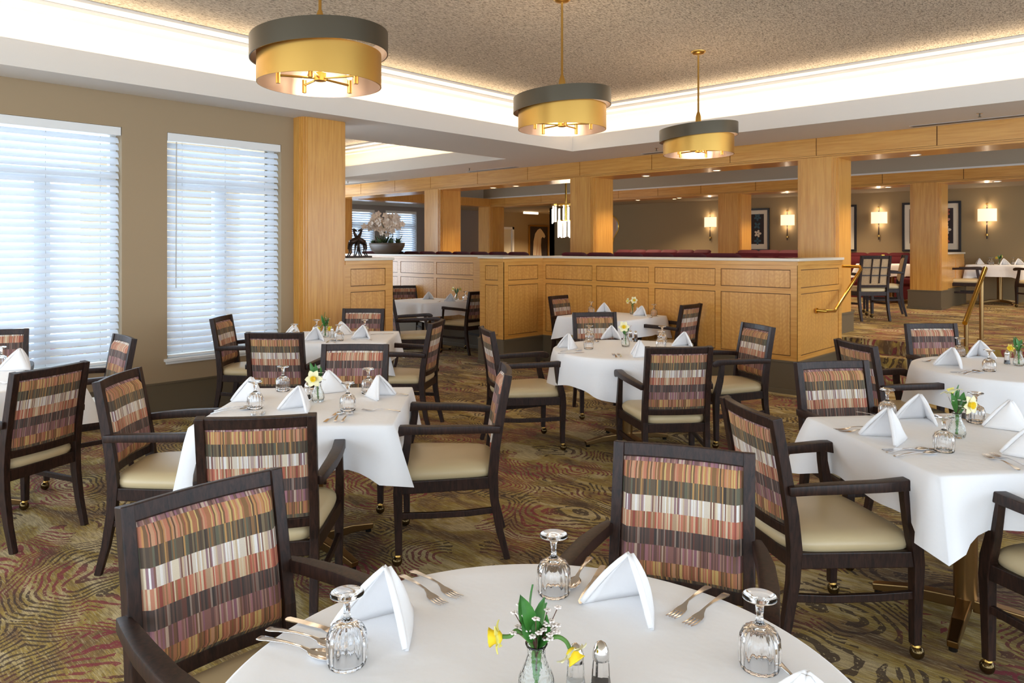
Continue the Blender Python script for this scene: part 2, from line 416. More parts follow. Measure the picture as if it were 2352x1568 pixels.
slat_me = {}
def slat_mesh(w):
    k = round(w, 3)
    if k not in slat_me:
        n = 4; d = .062; vs = []
        mb = MB()
        top = [(-d / 2 + d * i / n, .006 * (1 - ((2 * i / n) - 1) ** 2)) for i in range(n + 1)]
        pts = top + [(x, z - .003) for x, z in reversed(top)]
        m = len(pts)
        vs = [(x, 0, z) for x, z in pts] + [(x, w, z) for x, z in pts]
        fs = [tuple(range(m)), tuple(range(2 * m - 1, m - 1, -1))] + [((i + 1) % m, i, m + i, m + (i + 1) % m) for i in range(m)]
        slat_me[k] = mb.add(vs, fs).mesh('slat', 'slat')
    return slat_me[k]
def window(idx, y0, y1, label, blindlabel, xw=XW, z0=ZSILL, z1=ZHEAD, fine=True):
    w = sempty('window_%d' % idx, (xw, y0, 0), label=label); W_ = y1 - y0
    f = MB(); x0, x1 = -.22, -.15; fw = .05; zt = z1 - .44
    f.box(x0, 0, z0, x1, fw, z1).box(x0, W_ - fw, z0, x1, W_, z1).box(x0, fw, z0, x1, W_ - fw, z0 + fw).box(x0, fw, z1 - fw, x1, W_ - fw, z1)
    f.box(x0, fw, zt - .05, x1, W_ - fw, zt + .05).box(x0, W_ / 2 - .06, z0 + fw, x1, W_ / 2 + .06, zt - .05)
    f.build('window_frame', 'white_paint', w)
    for a, b, c, d in ((fw, W_ / 2 - .06, z0 + fw, zt - .05), (W_ / 2 + .06, W_ - fw, z0 + fw, zt - .05), (fw, W_ - fw, zt + .05, z1 - fw)):
        MB().box(-.19, a, c, -.184, b, d).build('pane', 'pane_glass', w)
    if fine:
        MB().box(-.25, -.03, z0 - .025, .035, W_ + .03, z0).box(0, -.015, z0 - .05, .018, W_ + .015, z0 - .025).build('window_sill', 'white_paint', w, bevel=.003)
    b = tag(empty('window_blind', (xw, y0, 0)), blindlabel, 'blind')
    MB().box(-.075, .006, z1 - .075, -.004, W_ - .006, z1 - .002).build('valance', 'white_paint', b, bevel=.002)
    pitch = .0635; z = z1 - .115; me = slat_mesh(W_ - .03)
    k = 0
    if fine:
        while z > z0 + .07:
            s = link('slat', me, b); s.location = (-.05, .015, z); s.rotation_euler = (0, R_(57 + rng.uniform(-2.5, 2.5)), R_(rng.uniform(-.08, .08)))
            z -= pitch
        for yy in (.16, W_ * .5, W_ - .16):
            MB().box(-.052, yy - .0012, z0 + .04, -.049, yy + .0012, z1 - .07).build('ladder_cord', 'vent_metal', b)
        MB().box(-.075, .015, z + pitch - .075, -.025, W_ - .015, z + pitch - .055).build('bottom_rail', 'white_paint', b, bevel=.002)
        MB().tube([(-.012, .09, z1 - .08), (-.012, .088, z1 - .75), (-.012, .086, z1 - 1.45)], .005, 6).build('tilt_wand', 'vent_metal', b)
    else:
        mb = MB()
        while z > z0 + .05:
            kk = len(mb.v); mb.v += [tuple(Matrix.Rotation(R_(52), 3, 'Y') @ v.co + Vector((-.05, .015, z))) for v in me.vertices]
            mb.f += [tuple(i + kk for i in p.vertices) for p in me.polygons]; z -= pitch
        s = mb.build('slats', 'slat', b); s['kind'] = 'stuff'
    return w
window(1, *WIN[3], 'tall window nearest the left edge', 'white slatted blind on the leftmost tall window')
window(2, *WIN[4], 'tall window beside the maple column', 'white slatted blind with tilt wand on the window beside the maple column')

# --- soffits, cove and textured ceiling
AX = -7.86; AL = -12.9
so = MB().box(XW - .1, Y0, ZS, FX - .04, 4.12, ZS + .06).box(AX + .04, 4.12, ZS, FX - .04, FY + .04, ZS + .06).box(-14.3, FY + .04, ZS, X1, YB + .012, ZS + .06)
so.box(AL - .3, 4.12, ZS, AX + .04, 4.9, ZS + .06).box(AL - .3, 4.9, ZS, AL + .46, FY + .04, ZS + .06)
struct('ceiling_soffit', so, 'plaster', 'white plaster soffit around the raised ceiling')
fa = MB().box(FX - .04, Y0, ZS, FX, FY, FZ).box(FX - .04, FY, ZS, X1, FY + .04, FZ)
fa.box(AX, 4.9, ZS, AX + .04, FY, FZ).box(AL + .5, FY, ZS, AX + .04, FY + .04, FZ).box(AL + .46, 4.9, ZS, AL + .5, FY + .04, FZ)
struct('trim_fascia', fa, 'plaster', 'cream fascia of the light cove')
CB = .27
cw = MB().box(FX - CB - .04, Y0, ZS + .06, FX - CB, FY + CB, ZC).box(FX - CB - .04, FY + CB, ZS + .06, X1, FY + CB + .04, ZC)
cw.box(AX + CB, 4.6, ZS + .06, AX + CB + .04, FY + CB, ZC).box(AL + .2, FY + CB, ZS + .06, AX + CB + .04, FY + CB + .04, ZC).box(AL + .2, 4.6, ZS + .06, AL + .24, FY + CB, ZC).box(AL + .2, 4.6, ZS + .06, AX + CB, 4.64, ZC)
struct('wall_cove', cw, 'plaster', 'bright plaster back of the light cove')
cm = MB()
for out, h in ((.10, .10), (.24, .062), (.40, .026)):
    cm.box(FX - CB, Y0, ZC - h, FX - CB + out, FY + CB, ZC); cm.box(FX - CB + out, FY + CB - out, ZC - h, X1, FY + CB, ZC)
    cm.box(AX + CB - out, 4.64, ZC - h, AX + CB, FY + CB, ZC); cm.box(AL + .24, FY + CB - out, ZC - h, AX + CB - out, FY + CB, ZC)
struct('trim_crown', cm, 'plaster', 'stepped crown moulding above the light cove')
struct('ceiling', MB().box(FX - CB, Y0, ZC, X1, FY + CB, ZC + .05).box(AL + .2, 4.6, ZC, AX + CB + .04, FY + CB, ZC + .05), 'ceiling_texture', 'beige textured ceiling')

# --- maple column and stub at the end of the window wall
COLX = -6.855; cl = onx(793, 500, COLX).y; stub_end = onx(900, 600, COLX).y
def pier(name, x0, x1, y0, y1, z0, z1, label, base=None, bz=None):
    p = sempty(name, (0, 0, 0), label=label)
    MB().box(x0, y0, z0, x1, y1, z1).build('core', 'maple', p)
    e = .02
    # proud boards leave stepped edges on the corners
    MB().box(x0 + .045, y0 - e, z0, x1 - .045, y0, z1).build('face_board', 'maple', p, bevel=.002)
    MB().box(x1, y0 + .045, z0, x1 + e, y1 - .045, z1).build('face_board', 'maple', p, bevel=.002)
    MB().box(x0 + .02, y0 - e / 2, z0, x1 - .02, y0, z1).build('corner_bead', 'maple', p)
    MB().box(x1, y0 + .02, z0, x1 + e / 2, y1 - .02, z1).build('corner_bead', 'maple', p)
    if base is not None:
        b = .03
        MB().box(x0 - b, y0 - b, base, x1 + b, y1 + b, bz - .02).box(x0 - b - .008, y0 - b - .008, bz - .02, x1 + b + .008, y1 + b + .008, bz).box(x0 - b - .012, y0 - b - .012, base, x1 + b + .012, y1 + b + .012, base + .04).build('plinth', 'olive_base', p, bevel=.003)
    return p
pier('column_window', XW - .2, COLX, 4.12, cl, 0, ZS, 'tall maple column at the end of the window wall', 0, .302)

# --- panelled half walls (local: x along the wall, -y outwards)
def half_wall(name, origin, rz, length, panels, depth, label, zt=1.313, zm0=1.117, zm1=1.057, zb=.40, base=.35, top=CAPZ, z0=0.0, capx=(0, 0), capback=.03):
    h = sempty(name, (origin[0], origin[1], 0), rz, label)
    MB().box(.02, .012, z0, length - .02, depth, top - .032).build('core', 'groove', h)
    fr = MB(); zr = [(base, zb), (zm1, zm0), (zt, top - .03)]
    for a, b in zr: fr.box(0, 0, a, length, .014, b)
    xs = [0] + [v for p in panels for v in p] + [length]
    for a, b in zip(xs[0::2], xs[1::2]):
        fr.box(a, 0, zb, b, .014, zm1); fr.box(a, 0, zm0, b, .014, zt)
    fr.build('stile_frame', 'maple_h', h)
    g = .008
    for a, b in panels:
        MB().box(a + g, .004, zb + g, b - g, .013, zm1 - g).build('panel', 'maple_panel', h)
        MB().box(a + g, .004, zm0 + g, b - g, .013, zt - g).build('panel', 'maple_panel', h)
    MB().box(-.004, -.008, top - .075, length + .004, .012, top - .03).build('top_trim', 'maple_h', h, bevel=.002)
    MB().box(-.02 - capx[0], -.022, top - .03, length + .02 + capx[1], depth + capback, top).build('cap', 'cap_stone', h, bevel=.004)
    MB().box(-.015, -.018, z0, length + .015, .012, base - .022).box(-.02, -.026, base - .022, length + .02, .012, base).box(-.02, -.028, z0, length + .02, .012, z0 + .05).build('plinth', 'olive_base', h, bevel=.003)
    return h
XR, XI = -3.10, -6.62
pxs = [(-6.192 * K, -5.442 * K), (-5.383 * K, -4.634 * K), (-4.558 * K, -3.801 * K), (-3.74 * K, -2.985 * K)]
half_wall('wall_half', (XI, YH), 0, XR - XI, [(a - XI, min(b - XI, XR - XI - .07)) for a, b in pxs], .22, 'maple panelled half wall along the raised level')
half_wall('wall_half_return', (XR, YH + .001), R_(90), 9.0 - YH, [(.10, 9.0 - YH - .10)], .22, 'end return of the panelled half wall beside the steps')
half_wall('wall_half_corner', (XI, 6.90), R_(90), YH - 6.90, [(.09, YH - 6.90 - .10)], .44, 'projecting corner pier of the panelled half wall', capback=.02)
half_wall('wall_half_corner_end', (XI - .44, 6.901), 0, .44, [(.10, .34)], .3, 'narrow end face of the projecting half wall pier')
apx = [onx_ for onx_ in [(ony(a, 600, YALC).x, ony(b, 600, YALC).x) for a, b in ((840, 913), (920, 996), (1002, 1087), (1094, 1180))]]
half_wall('wall_half_alcove', (AL, YALC), 0, -7.06 - AL, [(a - AL, b - AL) for a, b in apx if b - AL < -7.06 - AL] + [(apx[-1][0] - AL, -7.06 - AL - .08)], .25, 'panelled half wall at the back of the alcove')
sl = stub_end - cl
half_wall('wall_half_stub', (COLX, cl), R_(90), sl, [(.07, sl - .09)], .42, 'short panelled half wall behind the maple column')
# end of the stub seen from the alcove
struct('wall_half_stub_end', MB().box(COLX - .42, stub_end, .0, COLX, stub_end + .014, CAPZ - .03), 'maple', 'end board of the short half wall behind the column')
# alcove outer wall with a window
aw = MB().box(AL - .25, 4.0, 0, AL, 4.7, ZS).box(AL - .25, 7.3, 0, AL, YALC + .3, ZS).box(AL - .25, 4.7, 0, AL, 7.3, .5).box(AL - .25, 4.7, 2.6, AL, 7.3, ZS).box(AL - .25, 3.88, 0, XW - .2, 4.12, ZS)
struct('wall_alcove', aw, 'taupe', 'taupe outer wall of the alcove')

# --- beam line 1 with boards, piers
JX = [-14.8] + [v * K for v in (-12.451, -11.341, -10.289, -9.056, -7.903, -6.844, -5.583, -4.413, -3.321, -2.054, -.9, .35, 1.6, 2.8)] + [X1]
def beam(name, xs, y, zb, zt, label, thick=TB):
    b = sempty(name, label=label)
    MB().box(xs[0], y + .014, zb + .02, xs[-1], y + thick, zt).build('core', 'groove', b)
    for a, c in zip(xs, xs[1:]):
        MB().box(a + .005, y, zb + .047, c - .005, y + .016, zt).build('board', 'maple_h', b)
    MB().box(xs[0], y - .006, zb + .026, xs[-1], y + .016, zb + .043).box(xs[0], y - .014, zb, xs[-1], y + .03, zb + .022).build('edge_bead', 'maple_h', b)
    MB().box(xs[0], y + .03, zb, xs[-1], y + thick, zb + .02).build('underside', 'maple_h', b)
    return b
beam('trim_beam', JX, YB, ZB, ZS, 'long maple beam with butt-jointed boards over the half wall')
PX = [(-14.78, -14.31), (-11.105, -10.635), (-7.463, -6.997), (-3.758, -3.290)]
for i, (a, b) in enumerate(PX):
    pier('column_beam', a, b, YB, YB + TB, UP if i < 3 else 0, ZB + .02, ['maple pier at the far left end of the beam', 'maple pier behind the orchid planter', 'maple pier left of the sconces', 'maple pier standing beside the steps'][i], UP if i < 3 else 0, .734)
# --- beam line 2
ZT2 = 2.87
J2 = [v * K for v in (-14.0, -12.8, -11.6, -10.5, -9.35, -8.35, -7.35, -6.2, -5.05, -3.95, -2.75, -1.6, -.4, .8, 2.0, 3.2)] + [X1]
J2[0] = -14.6
beam('trim_beam_rear', J2, YB2, ZB, ZT2, 'second maple beam in front of the back wall')
for a, b, lb in ((-14.6, -14.13, 'maple pier at the corner of the rear beam'), (-7.40, -6.92, 'maple pier between the two left sconces'), (-3.74, -3.28, 'maple pier in front of the banquette at the right')):
    pier('column_rear', a, b, YB2, YB2 + TB, UP, ZB + .02, lb, UP, UP + .33)
lb = sempty('trim_beam_side', label='maple beam running back from the far left pier')
MB().box(-14.6, YB + TB, ZB, -14.13, YB2, ZT2).build('core', 'maple_h', lb)
MB().box(-14.13, YB + TB, ZB + .045, -14.116, YB2, ZT2).build('board', 'maple', lb)
mc = MB().box(-14.6, YB2, ZT2, X1, YB2 + .2, 3.45).box(-14.6, YB + TB, ZT2, -14.4, YB2, 3.45).box(-14.6, YB + .03, ZS, X1, YB + TB, 3.45)
struct('wall_bulkhead', mc, 'greyplaster', 'grey bulkhead above the rear beam')
tb = MB().box(-14.6, YB2 - .02, ZT2, X1, YB2, ZT2 + .03).box(-14.4, YB + TB, ZT2, -14.38, YB2, ZT2 + .03)
struct('trim_bulkhead', tb, 'white_paint', 'white bead under the grey bulkhead')
struct('ceiling_upper', MB().box(-14.6, YB + .03, 3.45, X1, YB2 + .2, 3.5).box(XFAR - .1, YB2 + TB, 2.75, X1, 23.2, 2.8).box(XFAR - .1, YALC + .25, 2.75, -14.6, YB2 + TB, 2.8).box(-14.6, YB2 + .2, 2.75, X1, YB2 + TB, 2.8), 'greyplaster', 'plain ceiling of the raised level')
struct('wall_back', MB().box(-14.55, YBACK, UP - .1, X1, YBACK + .2, 2.8).box(-14.55, YBACK, UP - .1, -14.35, 23, 2.8), 'tanwall', 'tan wall behind the banquette')
# --- far left wall with two windows
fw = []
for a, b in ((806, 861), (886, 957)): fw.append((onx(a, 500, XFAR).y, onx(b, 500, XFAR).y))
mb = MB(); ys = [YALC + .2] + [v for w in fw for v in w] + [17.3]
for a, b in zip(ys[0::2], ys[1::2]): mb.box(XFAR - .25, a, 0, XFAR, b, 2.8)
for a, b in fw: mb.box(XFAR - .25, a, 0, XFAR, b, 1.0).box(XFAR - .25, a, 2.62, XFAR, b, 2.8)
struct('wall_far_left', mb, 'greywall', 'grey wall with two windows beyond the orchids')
for i, (a, b) in enumerate(fw):
    window(3 + i, a, b, ['far window behind the giraffe statue', 'far window behind the orchids'][i], ['white blind on the far window behind the giraffe statue', 'white blind on the far window behind the orchids'][i], XFAR, 1.0, 2.62, False)
dy0, dy1 = onx(1140, 540, XFAR).y, onx(1180, 540, XFAR).y; dz = onx(1165, 521, XFAR).z
mb = MB().box(XFAR - .25, 17.3, 0, XFAR, dy0, 2.8).box(XFAR - .25, dy1, 0, XFAR, 23.2, 2.8).box(XFAR - .25, dy0, dz, XFAR, dy1, 2.8).box(XFAR, 23, 0, -14.35, 23.2, 2.8)
struct('wall_hall', mb, 'tanwall', 'tan hallway wall with the horse painting')
dr = sempty('door_1', label='cream door in the hallway wall')
MB().box(XFAR - .1, dy0 + .07, UP, XFAR - .06, dy1 - .07, dz - .07).build('door_leaf', 'door_paint', dr)
MB().box(XFAR - .12, dy0, UP, XFAR + .02, dy0 + .08, dz).box(XFAR - .12, dy1 - .08, UP, XFAR + .02, dy1, dz).box(XFAR - .12, dy0, dz - .08, XFAR + .02, dy1, dz).build('door_frame', 'white_paint', dr)

# ================================================================== CHAIRS
def chair_parts(root, lattice=False):
    for s in (-1, 1):
        MB().sweep([(s * .205, -.300, 0), (s * .205, -.262, .14), (s * .205, -.235, .30), (s * .205, -.228, .42), (s * .205, -.240, .55), (s * .203, -.268, .72), (s * .203, -.305, .915)],
                   [(.030, .030), (.032, .036), (.034, .044), (.034, .050), (.034, .046), (.034, .042), (.034, .040)], (1, 0, 0)).build('leg', 'dark_wood', root, bevel=.003)
        MB().sweep([(s * .262, .232, .058), (s * .262, .234, .20), (s * .264, .236, .36), (s * .266, .228, .43), (s * .268, .204, .52), (s * .268, .190, .60), (s * .266, .186, .648)],
                   [(.032, .032), (.036, .036), (.040, .044), (.038, .048), (.034, .042), (.032, .036), (.032, .036)], (1, 0, 0)).build('leg', 'dark_wood', root, bevel=.003)
        MB().sweep([(s * .224, -.262, .648), (s * .238, -.18, .655), (s * .256, -.06, .660), (s * .267, .08, .662), (s * .268, .19, .665), (s * .268, .235, .660), (s * .268, .258, .653), (s * .268, .272, .647), (s * .268, .280, .643)],
                   [(.030, .036), (.040, .037), (.048, .038), (.050, .038), (.050, .042), (.050, .050), (.050, .050), (.049, .038), (.047, .018)], (1, 0, 0)).build('armrest', 'dark_wood', root, smooth=True, bevel=.006)
        MB().sweep([(s * .207, -.232, .245), (s * .230, -.10, .240), (s * .248, .08, .240), (s * .262, .225, .245)], (.018, .030), (1, 0, 0)).build('stretcher', 'dark_wood', root, bevel=.003)
        c = MB().ell((s * .262, .240, .027), (.026, .026, .027), 14, 8).build('caster', 'caster_metal', root, smooth='all')
        MB().lathe([(.012, .046), (.016, .050), (.014, .056), (.011, .066)], 12, (s * .262, .236, 0)).build('caster_hood', 'antique_brass', c, smooth=True)
    # seat frame
    fr = MB()
    fr.prism([(-.282, .252), (.282, .252), (.282, .228), (-.282, .228)], .352, .412)
    fr.prism([(-.205, -.248), (.205, -.248), (.205, -.222), (-.205, -.222)], .352, .412)
    for s in (-1, 1):
        p = [(s * .190, -.225), (s * .216, -.225), (s * .280, .232), (s * .254, .232)]
        fr.prism(p if s > 0 else p[::-1], .352, .412)
    fr.build('seat_frame', 'dark_wood', root, bevel=.004)
    # seat cushion: rounded trapezoid pad
    def outline(k, z, grow):
        pts = []
        for j in range(48):
            a = 2 * math.pi * j / 48; ca, sa = math.cos(a), math.sin(a)
            e = .36
            x = math.copysign(abs(ca) ** e, ca); y = math.copysign(abs(sa) ** e, sa)
            w = .200 + (.262 - .200) * (y + 1) / 2
            pts.append(((w + grow) * x * k, (.003 + .243 * y + grow * y) * (k if True else 1), z))
        return pts
    rings = [outline(.97, .405, 0), outline(1, .412, .004), outline(1, .430, .010), outline(1, .447, .008), outline(.985, .460, 0), outline(.93, .470, 0), outline(.75, .4765, 0), outline(.4, .480, 0), outline(.05, .481, 0)]
    vs = [p for r in rings for p in r]; n = 48
    fs = [(i * n + j, i * n + (j + 1) % n, (i + 1) * n + (j + 1) % n, (i + 1) * n + j) for i in range(len(rings) - 1) for j in range(n)] + [tuple(range(n - 1, -1, -1)), tuple((len(rings) - 1) * n + j for j in range(n))]
    MB().add(vs, fs).build('seat', 'vinyl', root, smooth='all')
    # back
    yz = lambda z: -.240 - .065 * ((z - .55) / .365) ** 1.15 if z > .55 else -.240
    bow = lambda x: -.018 * (1 - (x / .19) ** 2)
    xs = [-.190 + .38 * i / 8 for i in range(9)]
    MB().sweep([(x, yz(.893) + bow(x), .893) for x in xs], (.044, .026), (0, -.18, 1)).build('top_rail', 'dark_wood', root, bevel=.004)
    MB().sweep([(x, yz(.50) + bow(x), .488) for x in xs], (.038, .024), (0, -.1, 1)).build('bottom_rail', 'dark_wood', root, bevel=.003)
    zb, zt = .506, .872
    def back(u, v, front):
        x = -.187 + .374 * u; z = zb + (zt - zb) * v
        eu = min(u, 1 - u); ev = min(v, 1 - v)
        puff = min(1, (eu / .07)) ** .5 * min(1, (ev / .09)) ** .5 if eu > 0 and ev > 0 else 0
        y = yz(z) + bow(x) + ((.008 + .026 * puff) if front else (-.006 - .006 * puff))
        return (x, y, z)
    if not lattice:
        mb = MB().grid(lambda u, v: back(u, v, True), 18, 12); k = len(mb.v)
        mb.grid(lambda u, v: back(1 - u, v, False), 18, 12)
        mb.build('back_cushion', 'stripe_fabric', root, smooth='all')
    else:
        MB().grid(lambda u, v: back(u, v, True), 10, 8).grid(lambda u, v: back(1 - u, v, False), 10, 8).build('back_cushion', 'tweed_fabric', root, smooth='all')
        for x in (-.063, .063):
            MB().sweep([(x, yz(z) + bow(x) - .016, z) for z in (.53, .66, .76, .87)], (.016, .014), (1, 0, 0)).build('lattice_bar', 'dark_wood', root)
        for z in (.64, .75):
            MB().sweep([(x, yz(z) + bow(x) - .014, z) for x in xs], (.016, .012), (0, 0, 1)).build('lattice_bar', 'dark_wood', root)
    return root
proto = {}
def chair(px, py, facing, label, group, lattice=False, floor=0.0, loc=None, phase=0):
    if loc is None:
        mid = onz(px, py, floor + .915); f = Vector((math.cos(R_(facing)), math.sin(R_(facing)), 0))
        loc = mid + f * .305
    if lattice not in proto:
        o = chair_parts(empty('lattice_dining_chair' if lattice else 'dining_chair'), lattice); proto[lattice] = o
    else: o = copy_tree(proto[lattice])
    o.location = (loc.x, loc.y, floor); o.rotation_euler = (0, 0, R_(facing - 90))
    for c_ in o.children: c_.pass_index = phase
    return tag(o, label, 'chair', group)
GA = 'striped armchairs at the dining tables'
LR = 'dark wood armchair with a striped back '
CH = {}
def ch(key, a, b, facing, label):
    CH[key] = chair((a[0] + b[0]) / 2, (a[1] + b[1]) / 2, facing, label, GA, phase=3 if key in ('sqLb', 't6b', 't8b', 'r7b', 't8r', 'all', 'sqLr') else 0)
ch('fgL', (278, 1163), (662, 1066), 2, 'large striped armchair at the left of the nearest round table')
ch('fgR', (1402, 1010), (1735, 1040), -67, 'striped armchair facing the camera behind the nearest round table')
ch('sqLf', (443, 960), (735, 950), 142, 'striped armchair with its back to us at the left square table')
ch('sqLr', (1173, 862), (1151, 828), -133, 'striped armchair facing left on the open aisle side of the left square table')
ch('sqLl', (213, 880), (330, 838), 46, 'striped armchair facing right at the window side of the left square table')
ch('sqLb', (738, 790), (895, 790), -47, 'striped armchair facing us on the far side of the left square table')
ch('t6f', (562, 763), (698, 764), 131, 'striped armchair with its back to us at the table by the maple column')
ch('t6r', (987, 742), (1021, 733), 214, 'striped armchair facing left on the aisle side of the table by the maple column')
ch('t6l', (477, 733), (538, 720), 43, 'striped armchair under the second window, facing the table by the maple column')
ch('t6b', (786, 708), (885, 709), -50, 'striped armchair in front of the short panelled half wall, facing us')
ch('r4l', (1103, 748), (1131, 762), 57, 'striped armchair at the left of the middle round table')
ch('r4f', (1480, 797), (1640, 795), 138, 'striped armchair with its back to us at the middle round table')
ch('r4r', (1706, 739), (1776, 751), -122, 'striped armchair at the right of the middle round table beside the half wall')
ch('r4b', (1312, 718), (1418, 716), -38, 'striped armchair facing us on the far side of the middle round table')
ch('t5l', (1256, 681), (1313, 676), 2, 'striped armchair in the inner corner of the panelled half wall')
ch('t5r', (1560, 702), (1617, 695), 180, 'striped armchair facing left at the table against the panelled half wall')
ch('sqRf', (1655, 905), (1783, 962), 53, 'striped armchair at the near left side of the right square table')
ch('sqRb', (1818, 832), (2000, 826), -37, 'striped armchair facing us on the far side of the right square table')
ch('r7l', (1921, 777), (2005, 795), 51, 'striped armchair in front of the steps at the right round table')
ch('r7b', (2073, 743), (2201, 742), -44, 'striped armchair with its back to the steps, facing us')
ch('t8f', (22, 858), (215, 826), 204, 'striped armchair with its back to us at the leftmost table')
ch('t8r', (263, 765), (310, 778), -93, 'striped armchair between the two windows at the leftmost table')
ch('t8b', (-62, 757), (40, 757), -20, 'striped armchair cut by the left edge of the picture')
ch('alr', (1092, 670), (1112, 667), 182, 'striped armchair facing left at the alcove table')
ch('all', (905, 657), (952, 654), -35, 'striped armchair on the far side of the alcove table')
ch('aln', (872, 686), (921, 682), 60, 'striped armchair half hidden behind the short half wall in the alcove')
f = Vector((math.cos(R_(144)), math.sin(R_(144)), 0)); l = Vector((-f.y, f.x, 0))
cst = onz(2268, 1548, 0)
chair(0, 0, 144, 'striped armchair cut by the right edge of the picture', GA, loc=cst - f * .238 - l * .262)
GU = 'lattice back chairs on the raised level'
def along(px, t):
    r = (px - CX) / FPX; return Vector((t * (r * cR[0] + cF[0]), t * (r * cR[1] + cF[1]), 0))
def uch(px, t, facing, label):
    o = chair(0, 0, facing, label, GU, lattice=True, floor=UP, loc=along(px, t)); o.scale = (1.04, 1.04, 1.04)
uch(1984, 10.95, 138, 'lattice back chair beside the pier at the top of the steps')
uch(2027, 11.75, -158, 'tweed backed chair behind the lattice chair at the top of the steps')
uch(2216, 13.6, 12, 'lattice back chair left of the far right table')
uch(2392, 13.0, 150, 'lattice back chair at the right edge on the raised level')

# ================================================================== TABLES
def table(center, ang, half, floor, label, rnd=False):
    t = tag(empty('dining_table', (center.x, center.y, floor), ang), label, 'table', 'dining tables under white cloths')
    top = .735
    if rnd: MB().lathe([(half - .02, top - .03), (half - .008, top - .028), (half - .008, top)], 40).build('table_top', 'dark_wood', t)
    else: MB().box(-half + .01, -half + .01, top - .03, half - .01, half - .01, top).build('table_top', 'dark_wood', t)
    MB().lathe([(.045, .05), (.045, .68), (.11, .70), (.11, .705)], 20).build('pedestal', 'bronze', t, smooth=True)
    for i in range(4):
        a = math.pi / 4 + i * math.pi / 2; r = min(.36, half * .8)
        c, s = math.cos(a), math.sin(a)
        MB().sweep([(c * .03, s * .03, .060), (c * r * .6, s * r * .6, .052), (c * r, s * r, .030)], [(.055, .05), (.05, .042), (.04, .028)], (-s, c, 0)).build('foot', 'bronze', t, bevel=.005)
        MB().lathe([(.016, 0), (.016, .02)], 10, (c * (r - .02), s * (r - .02), 0)).build('glide', 'black_ball', t)
    return t
ZT = .745
def cloth_square(center, ang, half, drop, label, floor=0.0, seed=1, flare=.09):
    rg = random.Random(seed); N = 18; pts = []
    hw = half; cr = .018
    for side in range(4):
        a = side * math.pi / 2; ca, sa = math.cos(a), math.sin(a)
        for i in range(N):
            u = i / N; e = u * 2 * hw; y = -hw + e; x = hw
            de = min(e, 2 * hw - e)
            nx, ny = 1.0, 0.0
            if de < .05:
                w = .5 * (1 - de / .05); sg = -1 if e < hw else 1
                nx, ny = 1 - w * .293, sg * w * 1.414 / 2 * 1.0
                l_ = math.hypot(nx, ny); nx /= l_; ny /= l_
            pts.append((x * ca - y * sa, x * sa + y * ca, nx * ca - ny * sa, nx * sa + ny * ca, de, e, side))
    n = len(pts); KR = 9; vs = []
    ph = [rg.uniform(0, 6) for _ in range(4)]; am = [rg.uniform(.006, .014) for _ in range(4)]
    cflare = [flare * rg.uniform(.7, 1.3) for _ in range(4)]
    # top: inner rings, then edge, then hang
    for fr in (.5, .9): vs += [(p[0] * fr, p[1] * fr, ZT) for p in pts]
    vs += [(p[0] * .993, p[1] * .993, ZT) for p in pts]
    for k in range(KR + 1):
        u = k / KR
        for p in pts:
            x, y, nx, ny, de, e, sd = p
            c = max(0.0, 1 - de / (drop * 1.05)); ci = sd if e < half else (sd + 1) % 4
            L = drop * (1 + .40 * c ** 1.2)
            out = .004 + .010 * math.sin(min(1, u * 3) * math.pi / 2) + u * cflare[ci] * c ** 1.6 - u * .030 * math.sin(math.pi * min(1, max(0, (de - .0) / (drop * 1.6)))) * (1 if de < drop * 1.6 else 0)
            out += u * am[sd] * math.sin(ph[sd] + e * 11) * min(1, de / .1)
            z = ZT - .005 - (L - .005) * u * (1 - .06 * u * c)
            vs.append((x + nx * out, y + ny * out, z))
    rings = 3 + KR + 1
    fs = [tuple(range(n))] + [(i * n + j, (i + 1) * n + j, (i + 1) * n + (j + 1) % n, i * n + (j + 1) % n) for i in range(rings - 1) for j in range(n)]
    o = MB().add(vs, fs).build('tablecloth', 'linen', None, smooth='all', fix=True)
    o.location = (center.x, center.y, floor); o.rotation_euler = (0, 0, ang)
    return tag(o, label, 'tablecloth', 'white tablecloths')
def cloth_round(center, Rr, drop, label, seed=1, folds=11, rot=0.0):
    rg = random.Random(seed); n = 120; KR = 9; vs = []
    ph = rg.uniform(0, 6); ph2 = rg.uniform(0, 6)
    for fr in (.5, .9, .985): vs += [(Rr * fr * math.cos(2 * math.pi * j / n), Rr * fr * math.sin(2 * math.pi * j / n), ZT) for j in range(n)]
    for k in range(KR + 1):
        u = k / KR
        for j in range(n):
            a = 2 * math.pi * j / n
            L = drop * (1 + .16 * math.cos(4 * (a - rot)))
            out = .010 * math.sin(min(1, u * 4) * math.pi / 2) + u ** 1.2 * (.018 + .016 * math.sin(folds * a + ph) + .012 * math.sin(17 * a + ph2) + .012 * math.cos(4 * (a - rot)))
            vs.append(((Rr + out) * math.cos(a), (Rr + out) * math.sin(a), ZT - .004 - (L - .004) * (u ** 1.05)))
    rings = 3 + KR + 1
    fs = [tuple(range(n))] + [(i * n + j, (i + 1) * n + j, (i + 1) * n + (j + 1) % n, i * n + (j + 1) % n) for i in range(rings - 1) for j in range(n)]
    o = MB().add(vs, fs).build('tablecloth', 'linen', None, smooth='all')
    o.location = (center.x, center.y, 0)
    return tag(o, label, 'tablecloth', 'white tablecloths')
def mid(pts):
    v = Vector((0, 0, 0))
    for p in pts: v += onz(*p, ZT)
    v /= len(pts); v.z = 0; return v
T = {}
